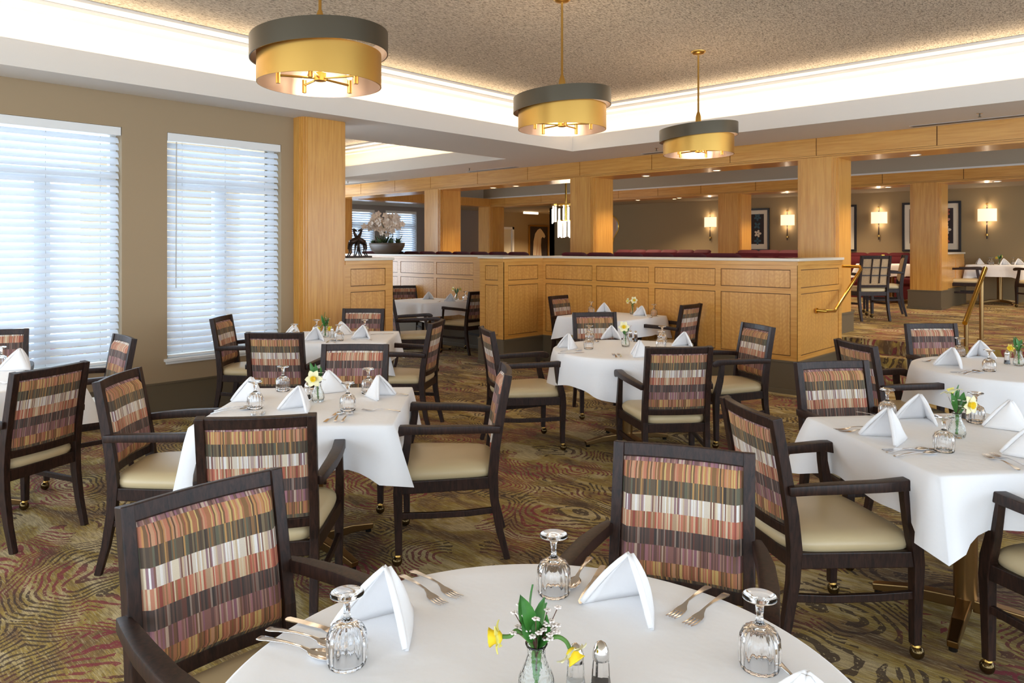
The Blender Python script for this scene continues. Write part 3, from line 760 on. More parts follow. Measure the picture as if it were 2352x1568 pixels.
def circ(p1, p2, p3):
    a, b, c = [onz(*p, ZT) for p in (p1, p2, p3)]
    d = 2 * (a.x * (b.y - c.y) + b.x * (c.y - a.y) + c.x * (a.y - b.y))
    ux = (a.length_squared * (b.y - c.y) + b.length_squared * (c.y - a.y) + c.length_squared * (a.y - b.y))
    uy = (a.length_squared * (c.x - b.x) + b.length_squared * (a.x - c.x) + c.length_squared * (b.x - a.x))
    # subtract the constant z contribution
    z2 = ZT * ZT; A = a.length_squared - z2; B = b.length_squared - z2; Cc = c.length_squared - z2
    ux = (A * (b.y - c.y) + B * (c.y - a.y) + Cc * (a.y - b.y)) / d; uy = (A * (c.x - b.x) + B * (a.x - c.x) + Cc * (b.x - a.x)) / d
    ctr = Vector((ux, uy, 0)); return ctr, (Vector((a.x, a.y, 0)) - ctr).length
T['fg'], RFG = circ((505, 1568), (1170, 1290), (1970, 1568))
T['sqL'] = mid([(443, 978), (900, 974), (945, 889), (575, 893)])
sqr_a, sqr_b = onz(1850, 955, ZT), onz(2167, 1097, ZT); dv = (sqr_b - sqr_a).normalized(); angR = math.atan2(dv.y, dv.x)
HS = .455
T['sqR'] = (sqr_a + sqr_b) / 2 + Vector((-dv.y, dv.x, 0)) * HS; T['sqR'].z = 0
T['r4'] = onz(1440, 801, ZT); T['t5'] = Vector((mid([(1316, 726), (1458, 731), (1542, 722), (1408, 711)]).x, YH - .56, 0))
T['t6'] = mid([(690, 789), (845, 788), (906, 763), (698, 758)]); T['r7'] = onz(2322, 846, ZT)
T['t8'] = Vector((-5.32, .93, 0)); T['t9'] = Vector((mid([(927, 687), (1013, 693), (1092, 689), (1010, 682)]).x, YALC - .57, 0))
a2 = onz(900, 974, ZT) - onz(443, 978, ZT); angL = math.atan2(a2.y, a2.x)
RR = .585
table(T['fg'], .4, RFG - .01, 0, 'round table nearest the camera', True)
cloth_round(T['fg'], RFG - .006, .24, 'white cloth on the round table nearest the camera', 3)
table(T['r4'], .3, RR - .01, 0, 'round table in the middle of the room', True)
cloth_round(T['r4'], RR, .27, 'white draped cloth on the round table in the middle of the room', 5, rot=.6)
table(T['r7'], .5, RR - .01, 0, 'round table at the right, in front of the steps', True)
cloth_round(T['r7'], RR, .25, 'white draped cloth on the round table in front of the steps', 8, rot=.2)
for key, ang, lb, sd in (('sqL', angL, 'square table left of centre', 11), ('sqR', angR, 'square table at the right', 12), ('t5', 0, 'square table against the panelled half wall', 13),
                         ('t6', R_(45), 'square table by the maple column', 14), ('t8', R_(12), 'table at the left edge under the first window', 15), ('t9', 0, 'square table in the alcove', 16)):
    table(T[key], ang, HS - .01, 0, lb); cloth_square(T[key], ang, HS, .205, 'white cloth with hanging corners on the ' + lb, 0, sd)
# raised level tables
tu = along(2296, 14.0); T['u1'] = tu
table(tu, 0, HS, UP, 'table by the back wall at the far right'); cloth_square(tu, 0, HS + .01, .22, 'white cloth on the table by the back wall at the far right', UP, 21)
tv = along(2048, 14.4); T['u2'] = tv
table(tv, R_(45), HS, UP, 'table behind the pier on the raised level'); cloth_square(tv, R_(45), HS + .01, .22, 'white cloth on the table behind the pier on the raised level', UP, 22)

# ================================================================== PENDANTS
def pendant(px, t, zb, D, label, tiltdir):
    c = along(px, t); p = tag(empty('drum_pendant', (c.x, c.y, 0)), label, 'pendant lamp', 'three drum pendants in a row')
    R1, R2 = D / 2, D / 2 * .90; h1, h2 = .118, .185
    def drum(R, z0, h, tilt, name, mat, matin):
        seg = 64; vs = []; th = .006
        for r, zz in ((R, 0), (R, h)):
            for j in range(seg):
                a = 2 * math.pi * j / seg
                vs.append((r * math.cos(a), r * math.sin(a), z0 + zz + tilt * math.cos(a - tiltdir) * R))
        fs = [(j, (j + 1) % seg, seg + (j + 1) % seg, seg + j) for j in range(seg)]
        o = MB().add(vs, fs).build(name, mat, p, smooth='all')
        vs2 = []
        for r, zz in ((R - th, 0), (R - th, h)):
            for j in range(seg):
                a = 2 * math.pi * j / seg; vs2.append((r * math.cos(a), r * math.sin(a), z0 + zz + tilt * math.cos(a - tiltdir) * R))
        rim = vs[:seg] + vs2[:seg] + vs[seg:] + vs2[seg:]
        MB().add(vs2, [(j, seg + j, seg + (j + 1) % seg, (j + 1) % seg) for j in range(seg)]).build('shade_lining', matin, o, smooth='all')
        MB().add(rim, [(j, seg + j, seg + (j + 1) % seg, (j + 1) % seg) for j in range(seg)] + [(2 * seg + j, 2 * seg + (j + 1) % seg, 3 * seg + (j + 1) % seg, 3 * seg + j) for j in range(seg)]).build('shade_rim', mat, o)
    drum(R1, zb + h2 * .86, h1, -.085, 'pewter_band', 'pewter', 'drum_silver')
    drum(R2, zb, h2, .0, 'brass_drum', 'antique_brass', 'drum_silver')
    zt = zb + .04
    MB().lathe([(.012, zt - .02), (.035, zt - .015), (.035, zt + .03), (.012, zt + .04), (.012, zb + .29), (.03, zb + .30), (.026, zb + .38), (.014, zb + .42), (.009, zb + .43), (.009, ZC - .03)], 16).build('stem', 'antique_brass', p, smooth=True)
    MB().lathe([(.009, ZC - .035), (.05, ZC - .03), (.07, ZC - .012), (.072, ZC - .001)], 24).build('canopy', 'antique_brass', p, smooth=True)
    for i in range(5):
        a = tiltdir + .35 + i * 2 * math.pi / 5; ca, sa = math.cos(a), math.sin(a); r = R2 * .66
        MB().tube([(ca * .03, sa * .03, zt), (ca * r, sa * r, zt)], .007, 8).build('spoke', 'antique_brass', p, smooth=True)
        MB().tube([(ca * r, sa * r, zt - .045), (ca * r, sa * r, zt + .03)], .013, 10).build('candle_cup', 'antique_brass', p, smooth=True)
        MB().ell((ca * r, sa * r, zt + .055), (.018, .018, .026), 10, 6).build('bulb', 'bulb', p, smooth='all')
    for i in range(3):
        a = tiltdir + 1 + i * 2.094; MB().tube([(math.cos(a) * .01, math.sin(a) * .01, zb + .27), (math.cos(a) * (R2 - .004), math.sin(a) * (R2 - .004), zb + .12)], .003, 6).build('spider_wire', 'antique_brass', p)
    point('pendant_glow', (c.x, c.y, zb + .10), P_PEND, WARM, .12)
DP = .764
for px, t_, lb in ((735, 4.18, 'largest drum pendant nearest the camera at the upper left'), (1291, 5.76, 'middle drum pendant of the three'), (1604, 7.32, 'smallest drum pendant farthest from the camera')):
    pendant(px, t_, 2.47, DP, lb, math.atan2(-cR[1], -cR[0]))

# ================================================================== CEILING FITTINGS
def downlight(x, y, z, label, power=P_DOWN):
    d = tag(empty('downlight', (x, y, z)), label, 'downlight', 'recessed downlights of the raised level')
    MB().lathe([(.045, -.002), (.062, -.006), (.066, 0)], 20).build('trim_ring', 'white_paint', d)
    MB().lathe([(.001, -.0025), (.045, -.0025)], 20).build('lamp_lens', 'lens', d)
    spot('downlight_beam', (x, y, z - .02), power, WARM, 120)
k = 0
for px, py in ((1517, 408), (1677, 396)):
    q = onz(px, py, ZB); downlight(q.x, YB + .36, ZB - .001, 'recessed downlight under the long beam, ' + ('left of the farthest pendant' if px < 1600 else 'right of the farthest pendant'))
q = onz(2128, 364, ZB); downlight(q.x, YB + .36, ZB - .001, 'recessed downlight under the long beam right of the step pier')
for px, lb in ((1121, 'left'), (1219, 'right')):
    q = onz(px, 430, ZB); downlight(q.x, YB + .36, ZB - .001, 'recessed downlight under the long beam, ' + lb + ' one between the two left piers')
for px, lb in ((1465, 'above the wavy mirror'), (1560, 'left of the first sconce'), (1800, 'above the second sconce'), (2040, 'above the third sconce'), (2290, 'above the rightmost sconce')):
    q = ony(px, 450, YB2 + .3); downlight(q.x, YB2 + .3, ZB - .001, 'recessed downlight in the rear beam ' + lb)
for x, y, lb in ((-5.2, 11.9, 'left'), (-1.6, 11.6, 'right'), (-9.0, 11.9, 'far left'), (-12.4, 11.7, 'farthest left')):
    downlight(x, y, 3.449, 'added downlight in the raised level ceiling, ' + lb + ' of the row', P_DOWN * 1.6)  # extra fittings added to light the middle of the raised level
for x, lb in ((-1.4, 'right'), (-5.4, 'middle'), (-9.5, 'left')):
    downlight(x, 16.0, 2.749, 'added downlight before the back wall, ' + lb + ' of three', P_DOWN * 1.5)  # added row that brightens the back wall area
for x, y, lb in ((-15.7, 18.6, 'nearer one'), (-15.7, 21.2, 'farther one')):
    downlight(x, y, 2.749, 'added downlight in the hallway, ' + lb, P_DOWN * 3.6)  # invented hall fittings, there only to lift the dark hallway
def slot_vent(x0, x1, y, label):
    v = tag(empty('slot_vent', ((x0 + x1) / 2, y, ZS)), label, 'air vent', 'slot vents in the soffit'); h = (x1 - x0) / 2
    MB().box(-h, -.05, -.006, h, .05, 0).build('frame', 'vent_metal', v)
    for yy in (-.022, .022): MB().box(-h + .02, yy - .010, -.008, h - .02, yy + .010, -.006).build('slot', 'black_frame', v)
def q(px, py): return onz(px, py, ZS)
for (a, b), lb in ((((1462, 351), (1540, 344)), 'slot vent behind the farthest pendant'), (((2085, 288), (2420, 258)), 'long slot vent at the upper right'), (((1062, 393), (1180, 382)), 'slot vent above the two left piers'), (((795, 424), (885, 413)), 'slot vent beside the maple column')):
    A, B = q(*a), q(*b); slot_vent(A.x, B.x, YB - .16, lb)
for px, py, lb in ((1508, 340, 'sprinkler head behind the farthest pendant'), (2250, 260, 'sprinkler head at the upper right'), (1078, 386, 'sprinkler head in the soffit left of centre'), (799, 416, 'sprinkler head beside the maple column')):
    A = q(px, py); s_ = tag(empty('sprinkler_head', (A.x, A.y, ZS)), lb, 'sprinkler', 'sprinkler heads')
    MB().lathe([(.030, 0), (.030, -.005), (.010, -.008)], 14).build('escutcheon', 'chrome', s_)
    MB().lathe([(.006, -.008), (.006, -.035), (.016, -.037), (.016, -.040)], 10).build('deflector', 'pewter', s_)

# ================================================================== BACK WALL: sconces, art, mirror, banquettes
for px, lb in ((1633, 'leftmost of the four wall sconces'), (1810, 'wall sconce right of the flower picture'), (2020, 'wall sconce above the dark red banquette'), (2268, 'rightmost of the four wall sconces')):
    x = ony(px, 500, YBACK).x; s_ = tag(empty('wall_sconce', (x, YBACK, 0)), 'brass ' + lb, 'sconce', 'brass sconces with cream shades')
    z0 = 2.07
    MB().tube([(0, -.05, 1.72), (0, -.05, 2.40)], .012, 8).build('rod', 'dark_bronze', s_, smooth=True)
    MB().lathe([(.016, 0), (.02, .02), (.005, .04)], 10, (0, -.05, 2.40)).build('finial', 'antique_brass', s_, smooth=True)
    MB().lathe([(.022, -.02), (.022, .02)], 10, (0, -.05, 1.80)).build('knuckle', 'antique_brass', s_, smooth=True)
    MB().box(-.02, -.05, 1.78, .02, 0, 1.82).build('wall_bracket', 'antique_brass', s_)
    n = 20; pr = [(.165 * math.cos(math.pi + math.pi * i / n), -.02 + .11 * math.sin(math.pi + math.pi * i / n)) for i in range(n + 1)]
    mb = MB(); mb.add([(a, b, z0) for a, b in pr] + [(a, b, z0 + .25) for a, b in pr], [(i, i + 1, n + 2 + i, n + 1 + i) for i in range(n)])
    mb.build('lamp_shade', 'lamp_shade', s_, smooth='all')
    point('sconce_glow_up', (x, YBACK - .07, z0 + .30), P_SCONCE, WARM, .03); point('sconce_glow_down', (x, YBACK - .07, z0 - .05), P_SCONCE * .8, WARM, .03)
def petal_flower(mb, cx, cz, r, n, rot=0, y=-.002):
    for i in range(n):
        a = rot + 2 * math.pi * i / n; pts = []
        for j in range(10):
            b = 2 * math.pi * j / 10; u, w = .55 * r + .45 * r * math.cos(b), .30 * r * math.sin(b)
            pts.append((cx + u * math.cos(a) - w * math.sin(a), y - .0004 * i, cz + u * math.sin(a) + w * math.cos(a)))
        mb.add(pts, [tuple(range(9, -1, -1))])
def picture(x0, x1, z0, z1, label, kind):
    p = tag(empty('framed_picture', (x0, YBACK, z0)), label, 'picture', 'framed pictures on the back wall'); w, h = x1 - x0, z1 - z0; f = .045
    MB().box(0, -.04, 0, w, 0, f).box(0, -.04, h - f, w, 0, h).box(0, -.04, f, f, 0, h - f).box(w - f, -.04, f, w, 0, h - f).build('frame', 'black_frame', p, bevel=.004)
    MB().box(f, -.015, f, w - f, -.004, h - f).build('mat_board', 'mat_board', p)
    if kind:
        m = .14; MB().box(m, -.018, m + .03, w - m, -.0155, h - m).build('print_ground', 'ink_ground', p)
        rg = random.Random(kind); mats = ['art_cream', 'art_blush', 'art_teal', 'art_rust']
        nx = 3; nz = 4
        for i in range(nx * nz):
            mb = MB(); r_f = min((w - 2 * m) / nx, (h - 2 * m) / nz) * .50
            cx = m + (w - 2 * m) * (i % nx + .5) / nx + rg.uniform(-.02, .02); cz = m + .03 + (h - 2 * m - .03) * (i // nx + .5) / nz + rg.uniform(-.02, .02)
            petal_flower(mb, cx, cz, r_f, 4 + i % 2, rg.uniform(0, 1), -.019 - .0025 * (i % 3)); mb.build('printed_flower', mats[rg.randrange(4) if kind > 1 else (0, 0, 1, 2)[rg.randrange(4)]], p)
zf0, zf1 = 1.462, 2.50
def xb(px): return ony(px, 500, YBACK).x
picture(xb(1655), xb(1768), zf0, zf1, 'framed flower picture between the two left sconces', 1)
picture(xb(1872), xb(1968), zf0, zf1, 'framed picture mostly hidden by the step pier', 2)
picture(xb(2073), xb(2208), zf0, zf1, 'framed dark flower picture behind the right rear pier', 3)
# wavy mirror
mx = xb(1380); mr = tag(empty('wavy_mirror', (mx, YBACK, 2.05)), 'wavy gold edged mirror on the back wall beside the left pier', 'mirror')
def wav(a): return 1 + .07 * math.sin(5 * a + .6) + .05 * math.sin(3 * a)
for sc, y, nm, mt in ((1.0, -.012, 'gold_edge', 'brass'), (.95, -.02, 'mirror_glass', 'mirror')):
    pts = [(.60 * sc * wav(a) * math.cos(a), .62 * sc * wav(a) * math.sin(a)) for a in [2 * math.pi * j / 60 for j in range(60)]]
    MB().add([(x, y, z) for x, z in pts] + [(x, y + .01, z) for x, z in pts], [tuple(range(59, -1, -1)), tuple(range(60, 120))] + [(j, (j + 1) % 60, 60 + (j + 1) % 60, 60 + j) for j in range(60)]).build(nm, mt, mr)
# horse painting in the hall
y0, y1 = onx(1213, 520, XFAR).y, onx(1258, 520, XFAR).y; zt = onx(1235, 517, XFAR).z
hp = tag(empty('framed_painting', (XFAR, y0, zt - 1.15)), 'dark painting of a pale long-maned horse on the hallway wall', 'painting'); w, h = y1 - y0, 1.15
MB().box(0, 0, 0, .05, .05, h).box(0, w - .05, 0, .05, w, h).box(0, .05, 0, .05, w - .05, .05).box(0, .05, h - .05, .05, w - .05, h).build('frame', 'antique_brass', hp)
MB().box(0, .05, .05, .02, w - .05, h - .05).build('canvas', 'ink_ground', hp)
hd = [(.22, .05), (.25, .50), (.33, .74), (.46, .86), (.58, .90), (.66, .86), (.80, .74), (.85, .66), (.80, .60), (.70, .64), (.64, .58), (.62, .42), (.66, .05)]
MB().add([(.022, u * w, v * h) for u, v in hd], [tuple(range(len(hd)))]).build('painted_horse', 'art_cream', hp)
for i in range(7):
    u = .28 + .045 * i; MB().add([(.024 + i * .0003, u * w, .06 * h), (.024 + i * .0003, (u + .03) * w, .06 * h), (.024 + i * .0003, (u + .10) * w, (.74 - .02 * i) * h)], [(0, 1, 2)]).build('painted_mane', ['art_cream', 'mat_board', 'art_blush'][i % 3], hp)
# exit sign glow in the hall
ex = onx(1178, 481, XFAR); MB().box(0, -.35, -.035, .05, .35, .035).build('hall_light', 'lens').location = (XFAR + .8, ex.y, 2.70)
tag(bpy.data.objects['hall_light'], 'thin ceiling light strip at the end of the hall', 'ceiling light')
# chandelier
cc = along(1300, 15.2); cd = tag(empty('rod_chandelier', (cc.x, cc.y, 0)), 'two tier chandelier of glowing glass rods behind the left pier', 'chandelier')
MB().lathe([(.02, 3.45), (.02, 2.45), (.30, 2.44), (.30, 2.41), (.02, 2.40)], 20).build('hoop', 'brass', cd)
rodm = MB().box(-.014, -.014, -.30, .014, .014, 0).mesh('glass_rod', 'crystal'); rods = MB().box(-.014, -.014, -.34, .014, .014, 0).mesh('glass_rod', 'crystal')
for i in range(18):
    a = 2 * math.pi * i / 18; r_ = link('glass_rod', rodm, cd); r_.location = (.28 * math.cos(a), .28 * math.sin(a), 2.40 - .03 * (i % 3)); r_.rotation_euler = (0, 0, a)
for i in range(11):
    a = 2 * math.pi * i / 11; r_ = link('glass_rod', rods, cd); r_.location = (.16 * math.cos(a), .16 * math.sin(a), 2.11 - .02 * (i % 2)); r_.rotation_euler = (0, 0, a)
MB().lathe([(.015, 2.40), (.015, 2.11), (.17, 2.11), (.17, 2.09), (.01, 2.09)], 16).build('small_hoop', 'brass', cd)
point('chandelier_glow', (cc.x, cc.y, 2.15), 12, WARM, .2)
# banquettes
bc_me = {}
def banquette(x0, x1, y, face, label, zt, seg=.42, floor=UP):
    # face = -1 seat towards -y, +1 seat towards +y ; back stands at y
    b = tag(empty('banquette', (x0, y, floor)), label, 'banquette', 'dark red tufted banquettes'); L = x1 - x0; n = max(1, round(L / seg)); w = L / n; h = zt - floor
    MB().box(0, 0, 0, L, face * .10, h - .06).build('frame', 'velvet', b)
    MB().box(0, face * .10, 0, L, face * .55, .30).build('seat_box', 'velvet', b)
    MB().box(0, face * .10, .30, L, face * .57, .43).build('seat_cushion', 'velvet', b, bevel=.03)
    k = (round(w, 3), face, round(h, 3))
    if k not in bc_me:
        def fn(u, v):
            e = min(1, min(u, 1 - u) * 7) ** .5; a = v * math.pi
            return (w * u, face * (.10 + .07 * math.sin(a) * e + .005 - .12 * (v > .75) * (v - .75) * 4), .43 + (h - .43) * (v if v < .8 else .8 + (v - .8)) - (1 - e) * .025)
        bc_me[k] = MB().grid(fn, 10, 10).mesh('back_cushion', 'velvet', smooth='all')
    for i in range(n):
        c = link('back_cushion', bc_me[k], b); c.location = (w * i, 0, 0)
    return b
banquette(-6.5, -3.85, YH + .27, 1, 'dark red tufted banquette behind the long panelled half wall', CAPZ + .05)
banquette(AL + 1.4, -7.3, YALC + .30, 1, 'dark red tufted banquette behind the alcove half wall', CAPZ + .05)
banquette(-9.9, -7.5, YB2 - .12, -1, 'dark red tufted banquette below the wavy mirror', 1.50)
banquette(-6.9, -4.75, YB2 - .12, -1, 'dark red tufted banquette left of the step pier', 1.50)
banquette(xb(1900), xb(2145), YBACK - .02, -1, 'dark red tufted banquette against the back wall', 1.437)
rs = sempty('wall_rear_stub', label='low panelled stub wall behind the right rear pier')
MB().box(-3.62, YB2 + TB, UP, -3.34, YBACK - .9, UP + .95).build('core', 'maple_panel', rs)
MB().box(-3.64, YB2 + TB, UP + .95, -3.32, YBACK - .88, UP + .98).build('cap', 'cap_stone', rs)
MB().box(-3.65, YB2 + TB, UP, -3.31, YBACK - .87, UP + .33).build('plinth', 'olive_base', rs)
for i in range(2): MB().box(-3.34, YB2 + TB + .1 + i * .78, UP + .42, -3.332, YB2 + TB + .76 + i * .78, UP + .86).build('panel', 'maple_panel', rs)

# ================================================================== HANDRAILS
hr = tag(empty('handrail', (0, 0, 0)), 'brass handrail fixed to the half wall end beside the steps', 'handrail')
p0 = onx(1872, 713, XR); p1 = onx(1917, 714, XR + .02); xr_ = XR + .10
a_ = Vector((XR + .02, p0.y, p0.z)); b_ = Vector((xr_, p0.y + .02, p0.z)); c_ = onx(1917, 714, xr_); d_ = onx(1978, 618, xr_)
MB().tube([a_, b_, c_, c_ + (d_ - c_) * .04, d_, d_ + Vector((-.02, .04, .03)), Vector((-3.27, YB + .10, d_.z + .03))], .019, 12).build('rail', 'brass', hr, smooth=True)
MB().lathe([(.03, -.006), (.03, .006)], 14).xf(Matrix.Translation(a_) @ Matrix.Rotation(R_(90), 4, 'Y')).build('wall_flange', 'brass', hr)
h2 = tag(empty('handrail', (0, 0, 0)), 'freestanding brass handrail with two posts on the steps', 'handrail')
xq = onz(2255, 780, UP).x; lo, hi = onx(2216, 742, xq), onx(2263, 616, xq)
MB().tube([lo, hi], .026, 12).build('rail', 'brass', h2, smooth=True)
for t_, zz in ((.06, 0.0), (.80, UP)):
    q_ = lo.lerp(hi, t_); zz = UP / 3 if t_ < .3 and q_.y > 8.6 else zz
    MB().tube([(q_.x, q_.y, zz), (q_.x, q_.y, q_.z - .02)], .022, 12).build('post', 'bronze', h2, smooth=True)
    MB().lathe([(.045, zz), (.045, zz + .01)], 16, (q_.x, q_.y, 0)).build('flange', 'bronze', h2)

# ================================================================== TABLEWARE
def goblet_mesh():
    # upside-down goblet resting on its rim
    out = [(.0355, 0), (.0375, .012), (.0385, .035), (.0370, .056), (.0300, .072), (.0150, .081), (.0070, .088), (.0060, .100), (.0075, .118), (.014, .127), (.0325, .133), (.0330, .136), (.030, .138), (.008, .1355)]
    inn = [(.0335, .0), (.0355, .012), (.0362, .035), (.0345, .053), (.027, .067), (.010, .0735), (.0005, .0745)]
    prof = list(reversed(inn)) + out + [(.0005, .1355)]
    ni = len(inn)
    def mod(a, i):
        k = i - ni
        if 1 <= k <= 4: return 1 + .10 * abs(math.cos(8 * a)) ** 1.5 - .05
        if 6 <= k <= 8: return 1 + .06 * math.cos(6 * a)
        return 1
    me = MB().lathe(prof, 64, mod=mod).mesh('goblet', 'glass', smooth='all')
    return me
GOB = goblet_mesh()
def napkin_mesh(seed=0):
    rg = random.Random(seed); h = .122; mb = MB()
    A = Vector((0, .006, h)); B = Vector((0, -.078, .004)); out = []
    th = .007
    def panel(sx):
        Lf = Vector((sx * .088, .060, .003))
        def fn(u, v, off):
            # v from apex (0) to the base (1); u from spine (0) to front edge (1)
            p = A.lerp(B, v).lerp(A.lerp(Lf, v), u)
            n = (Lf - A).cross(B - A).normalized() * (-sx)
            bulge = .010 * math.sin(math.pi * v) * math.sin(math.pi * u) + .004 * math.sin(math.pi * min(1, u))
            return tuple(p + n * (bulge + off))
        return fn
    for sx in (-1, 1):
        fn = panel(sx)
        k = len(mb.v); nu, nv = 6, 8
        for off in (th / 2, -th / 2):
            mb.v += [fn(i / nu, .02 + .98 * j / nv, off) for j in range(nv + 1) for i in range(nu + 1)]
        m = (nu + 1) * (nv + 1)
        idx = lambda i, j, s: k + s * m + j * (nu + 1) + i
        for j in range(nv):
            for i in range(nu):
                mb.f.append((idx(i, j, 0), idx(i + 1, j, 0), idx(i + 1, j + 1, 0), idx(i, j + 1, 0)))
                mb.f.append((idx(i, j + 1, 1), idx(i + 1, j + 1, 1), idx(i + 1, j, 1), idx(i, j, 1)))
        for j in range(nv):
            mb.f.append((idx(nu, j, 0), idx(nu, j, 1), idx(nu, j + 1, 1), idx(nu, j + 1, 0)))
            mb.f.append((idx(0, j, 1), idx(0, j, 0), idx(0, j + 1, 0), idx(0, j + 1, 1)))
        for i in range(nu):
            mb.f.append((idx(i, nv, 0), idx(i + 1, nv, 0), idx(i + 1, nv, 1), idx(i, nv, 1)))
            mb.f.append((idx(i, 0, 1), idx(i + 1, 0, 1), idx(i + 1, 0, 0), idx(i, 0, 0)))
    zmin = min(v[2] for v in mb.v); mb.v = [(v[0], v[1], max(0.0, v[2] - zmin - .0015)) for v in mb.v]
    return mb.mesh('napkin', 'napkin_cloth', smooth='all', fix=True)
def napkin_fold(seed):
    # the rolled second layer along the two front edges
    h = .122; mb = MB()
    for sx in (-1, 1):
        A = Vector((sx * .002, .010, h - .004)); L = Vector((sx * .087, .062, .006))
        mb.tube([A.lerp(L, i / 6) + Vector((sx * .003 * math.sin(math.pi * i / 6), .002, .004 * math.sin(math.pi * i / 6))) for i in range(7)], [.0045, .006, .0065, .007, .007, .007, .006], 8)
    return mb.mesh('folded_edge', 'napkin_cloth', smooth='all')
NAP, NAPF = napkin_mesh(1), napkin_fold(1)
def outline_extrude(pts, zf, th):
    n = len(pts); vs = [(x, y, zf(x, y) + th) for x, y in pts] + [(x, y, zf(x, y)) for x, y in pts]
    return vs, n
def strip(cs, th=.0022):
    # cs: list of (y, halfwidth, z, dish) along the length
    mb = MB(); m = 5; n = len(cs); vs = []
    for s in (1, 0):
        for y, w, z, d in cs:
            for i in range(m):
                u = -1 + 2 * i / (m - 1); vs.append((u * w, y, z + d * u * u + s * th))
    N = n * m; fs = []
    for j in range(n - 1):
        for i in range(m - 1):
            a = j * m + i; fs.append((a, a + 1, a + m + 1, a + m)); fs.append((N + a + m, N + a + m + 1, N + a + 1, N + a))
    for j in range(n - 1):
        a = j * m; fs.append((a, a + m, N + a + m, N + a)); a += m - 1; fs.append((a + m, a, N + a, N + a + m))
    fs.append(tuple(list(range(m - 1, -1, -1)) + [N + i for i in range(m)])); b = (n - 1) * m
    fs.append(tuple([b + i for i in range(m)] + [N + b + i for i in range(m - 1, -1, -1)]))
    return mb.add(vs, fs)
HND = [(-.098, .004, .002, 0), (-.095, .0075, .003, 0), (-.085, .009, .004, 0), (-.06, .0065, .007, 0), (-.02, .0035, .010, 0), (.015, .003, .010, 0)]
SPOON = strip(HND + [(.035, .005, .006, .001), (.045, .013, .002, .004), (.06, .018, .0005, .007), (.075, .018, .0005, .007), (.088, .013, .002, .004), (.095, .004, .004, .001)]).mesh('spoon', 'steel', smooth='all', fix=True)
fk = strip(HND + [(.030, .006, .006, 0), (.040, .011, .003, 0), (.052, .0125, .002, 0), (.056, .0125, .002, 0)])
for i in range(4):
    x = -.0105 + .007 * i; fk.sweep([(x, .054, .003), (x, .075, .003), (x * .97, .098, .007)], [(.0038, .002), (.0036, .002), (.0022, .0015)], (1, 0, 0))
FORK = fk.mesh('fork', 'steel', smooth=True)
KNIFE = strip([(-.105, .004, .002, 0), (-.100, .008, .002, 0), (-.06, .0075, .003, 0), (-.005, .006, .003, 0), (.0, .007, .002, 0), (.01, .009, .001, 0), (.06, .0095, .001, 0), (.095, .008, .001, 0), (.108, .002, .001, 0)]).mesh('knife', 'steel', smooth=True)
def place(name, me, p, rz, label, cat, group, z=ZT, floor=0.0):
    o = link(name, me); o.location = (p.x, p.y, floor + z + .0006); o.rotation_euler = (0, 0, rz); return tag(o, label, cat, group)
def glass(px, py, label, z=ZT, floor=0.0, pos=None):
    p = pos if pos is not None else onz(px, py, z + floor)
    return place('goblet', GOB, p, rng.uniform(0, 1), label, 'glass', 'upside-down goblets', z, floor)
def napkin(px, py, face, label, z=ZT, floor=0.0, pos=None, sc=1.0):
    # face: direction (degrees) towards which the opening looks
    p = pos if pos is not None else onz(px, py, z + floor)
    o = place('napkin', NAP, p, R_(face - 90), label, 'napkin', 'folded white napkins', z, floor); o.scale = (sc, sc, sc)
    e = link('folded_edge', NAPF, o); return o
CUT = {'fork': FORK, 'spoon': SPOON, 'knife': KNIFE}
def cutlery(kind, a, b, label, z=ZT, floor=0.0):
    # a: handle end pixel, b: business end pixel
    A, B = onz(*a, z + floor), onz(*b, z + floor); d = B - A; m = (A + B) / 2
    return place(kind, CUT[kind], m, math.atan2(d.y, d.x) - math.pi / 2, label, 'cutlery', 'steel cutlery', z, floor)
def onc(px, py, ymax):   # on the table top, kept in front of the wall behind the table
    p = onz(px, py, ZT)
    if p.y > ymax:
        d = ray(px, py); t_ = ymax / d[1]; p = Vector((d[0] * t_, ymax, ZT))
    return p
def spline(P, n=5):
    P = [Vector(p) for p in P]; Q = [P[0]] + P + [P[-1]]; out = []
    for i in range(1, len(Q) - 2):
        a, b, c, d = Q[i - 1:i + 3]
        for k in range(n):
            u = k / n; out.append(.5 * ((2 * b) + (c - a) * u + (2 * a - 5 * b + 4 * c - d) * u * u + (3 * b - a - 3 * c + d) * u ** 3))
    return out + [P[-1]]
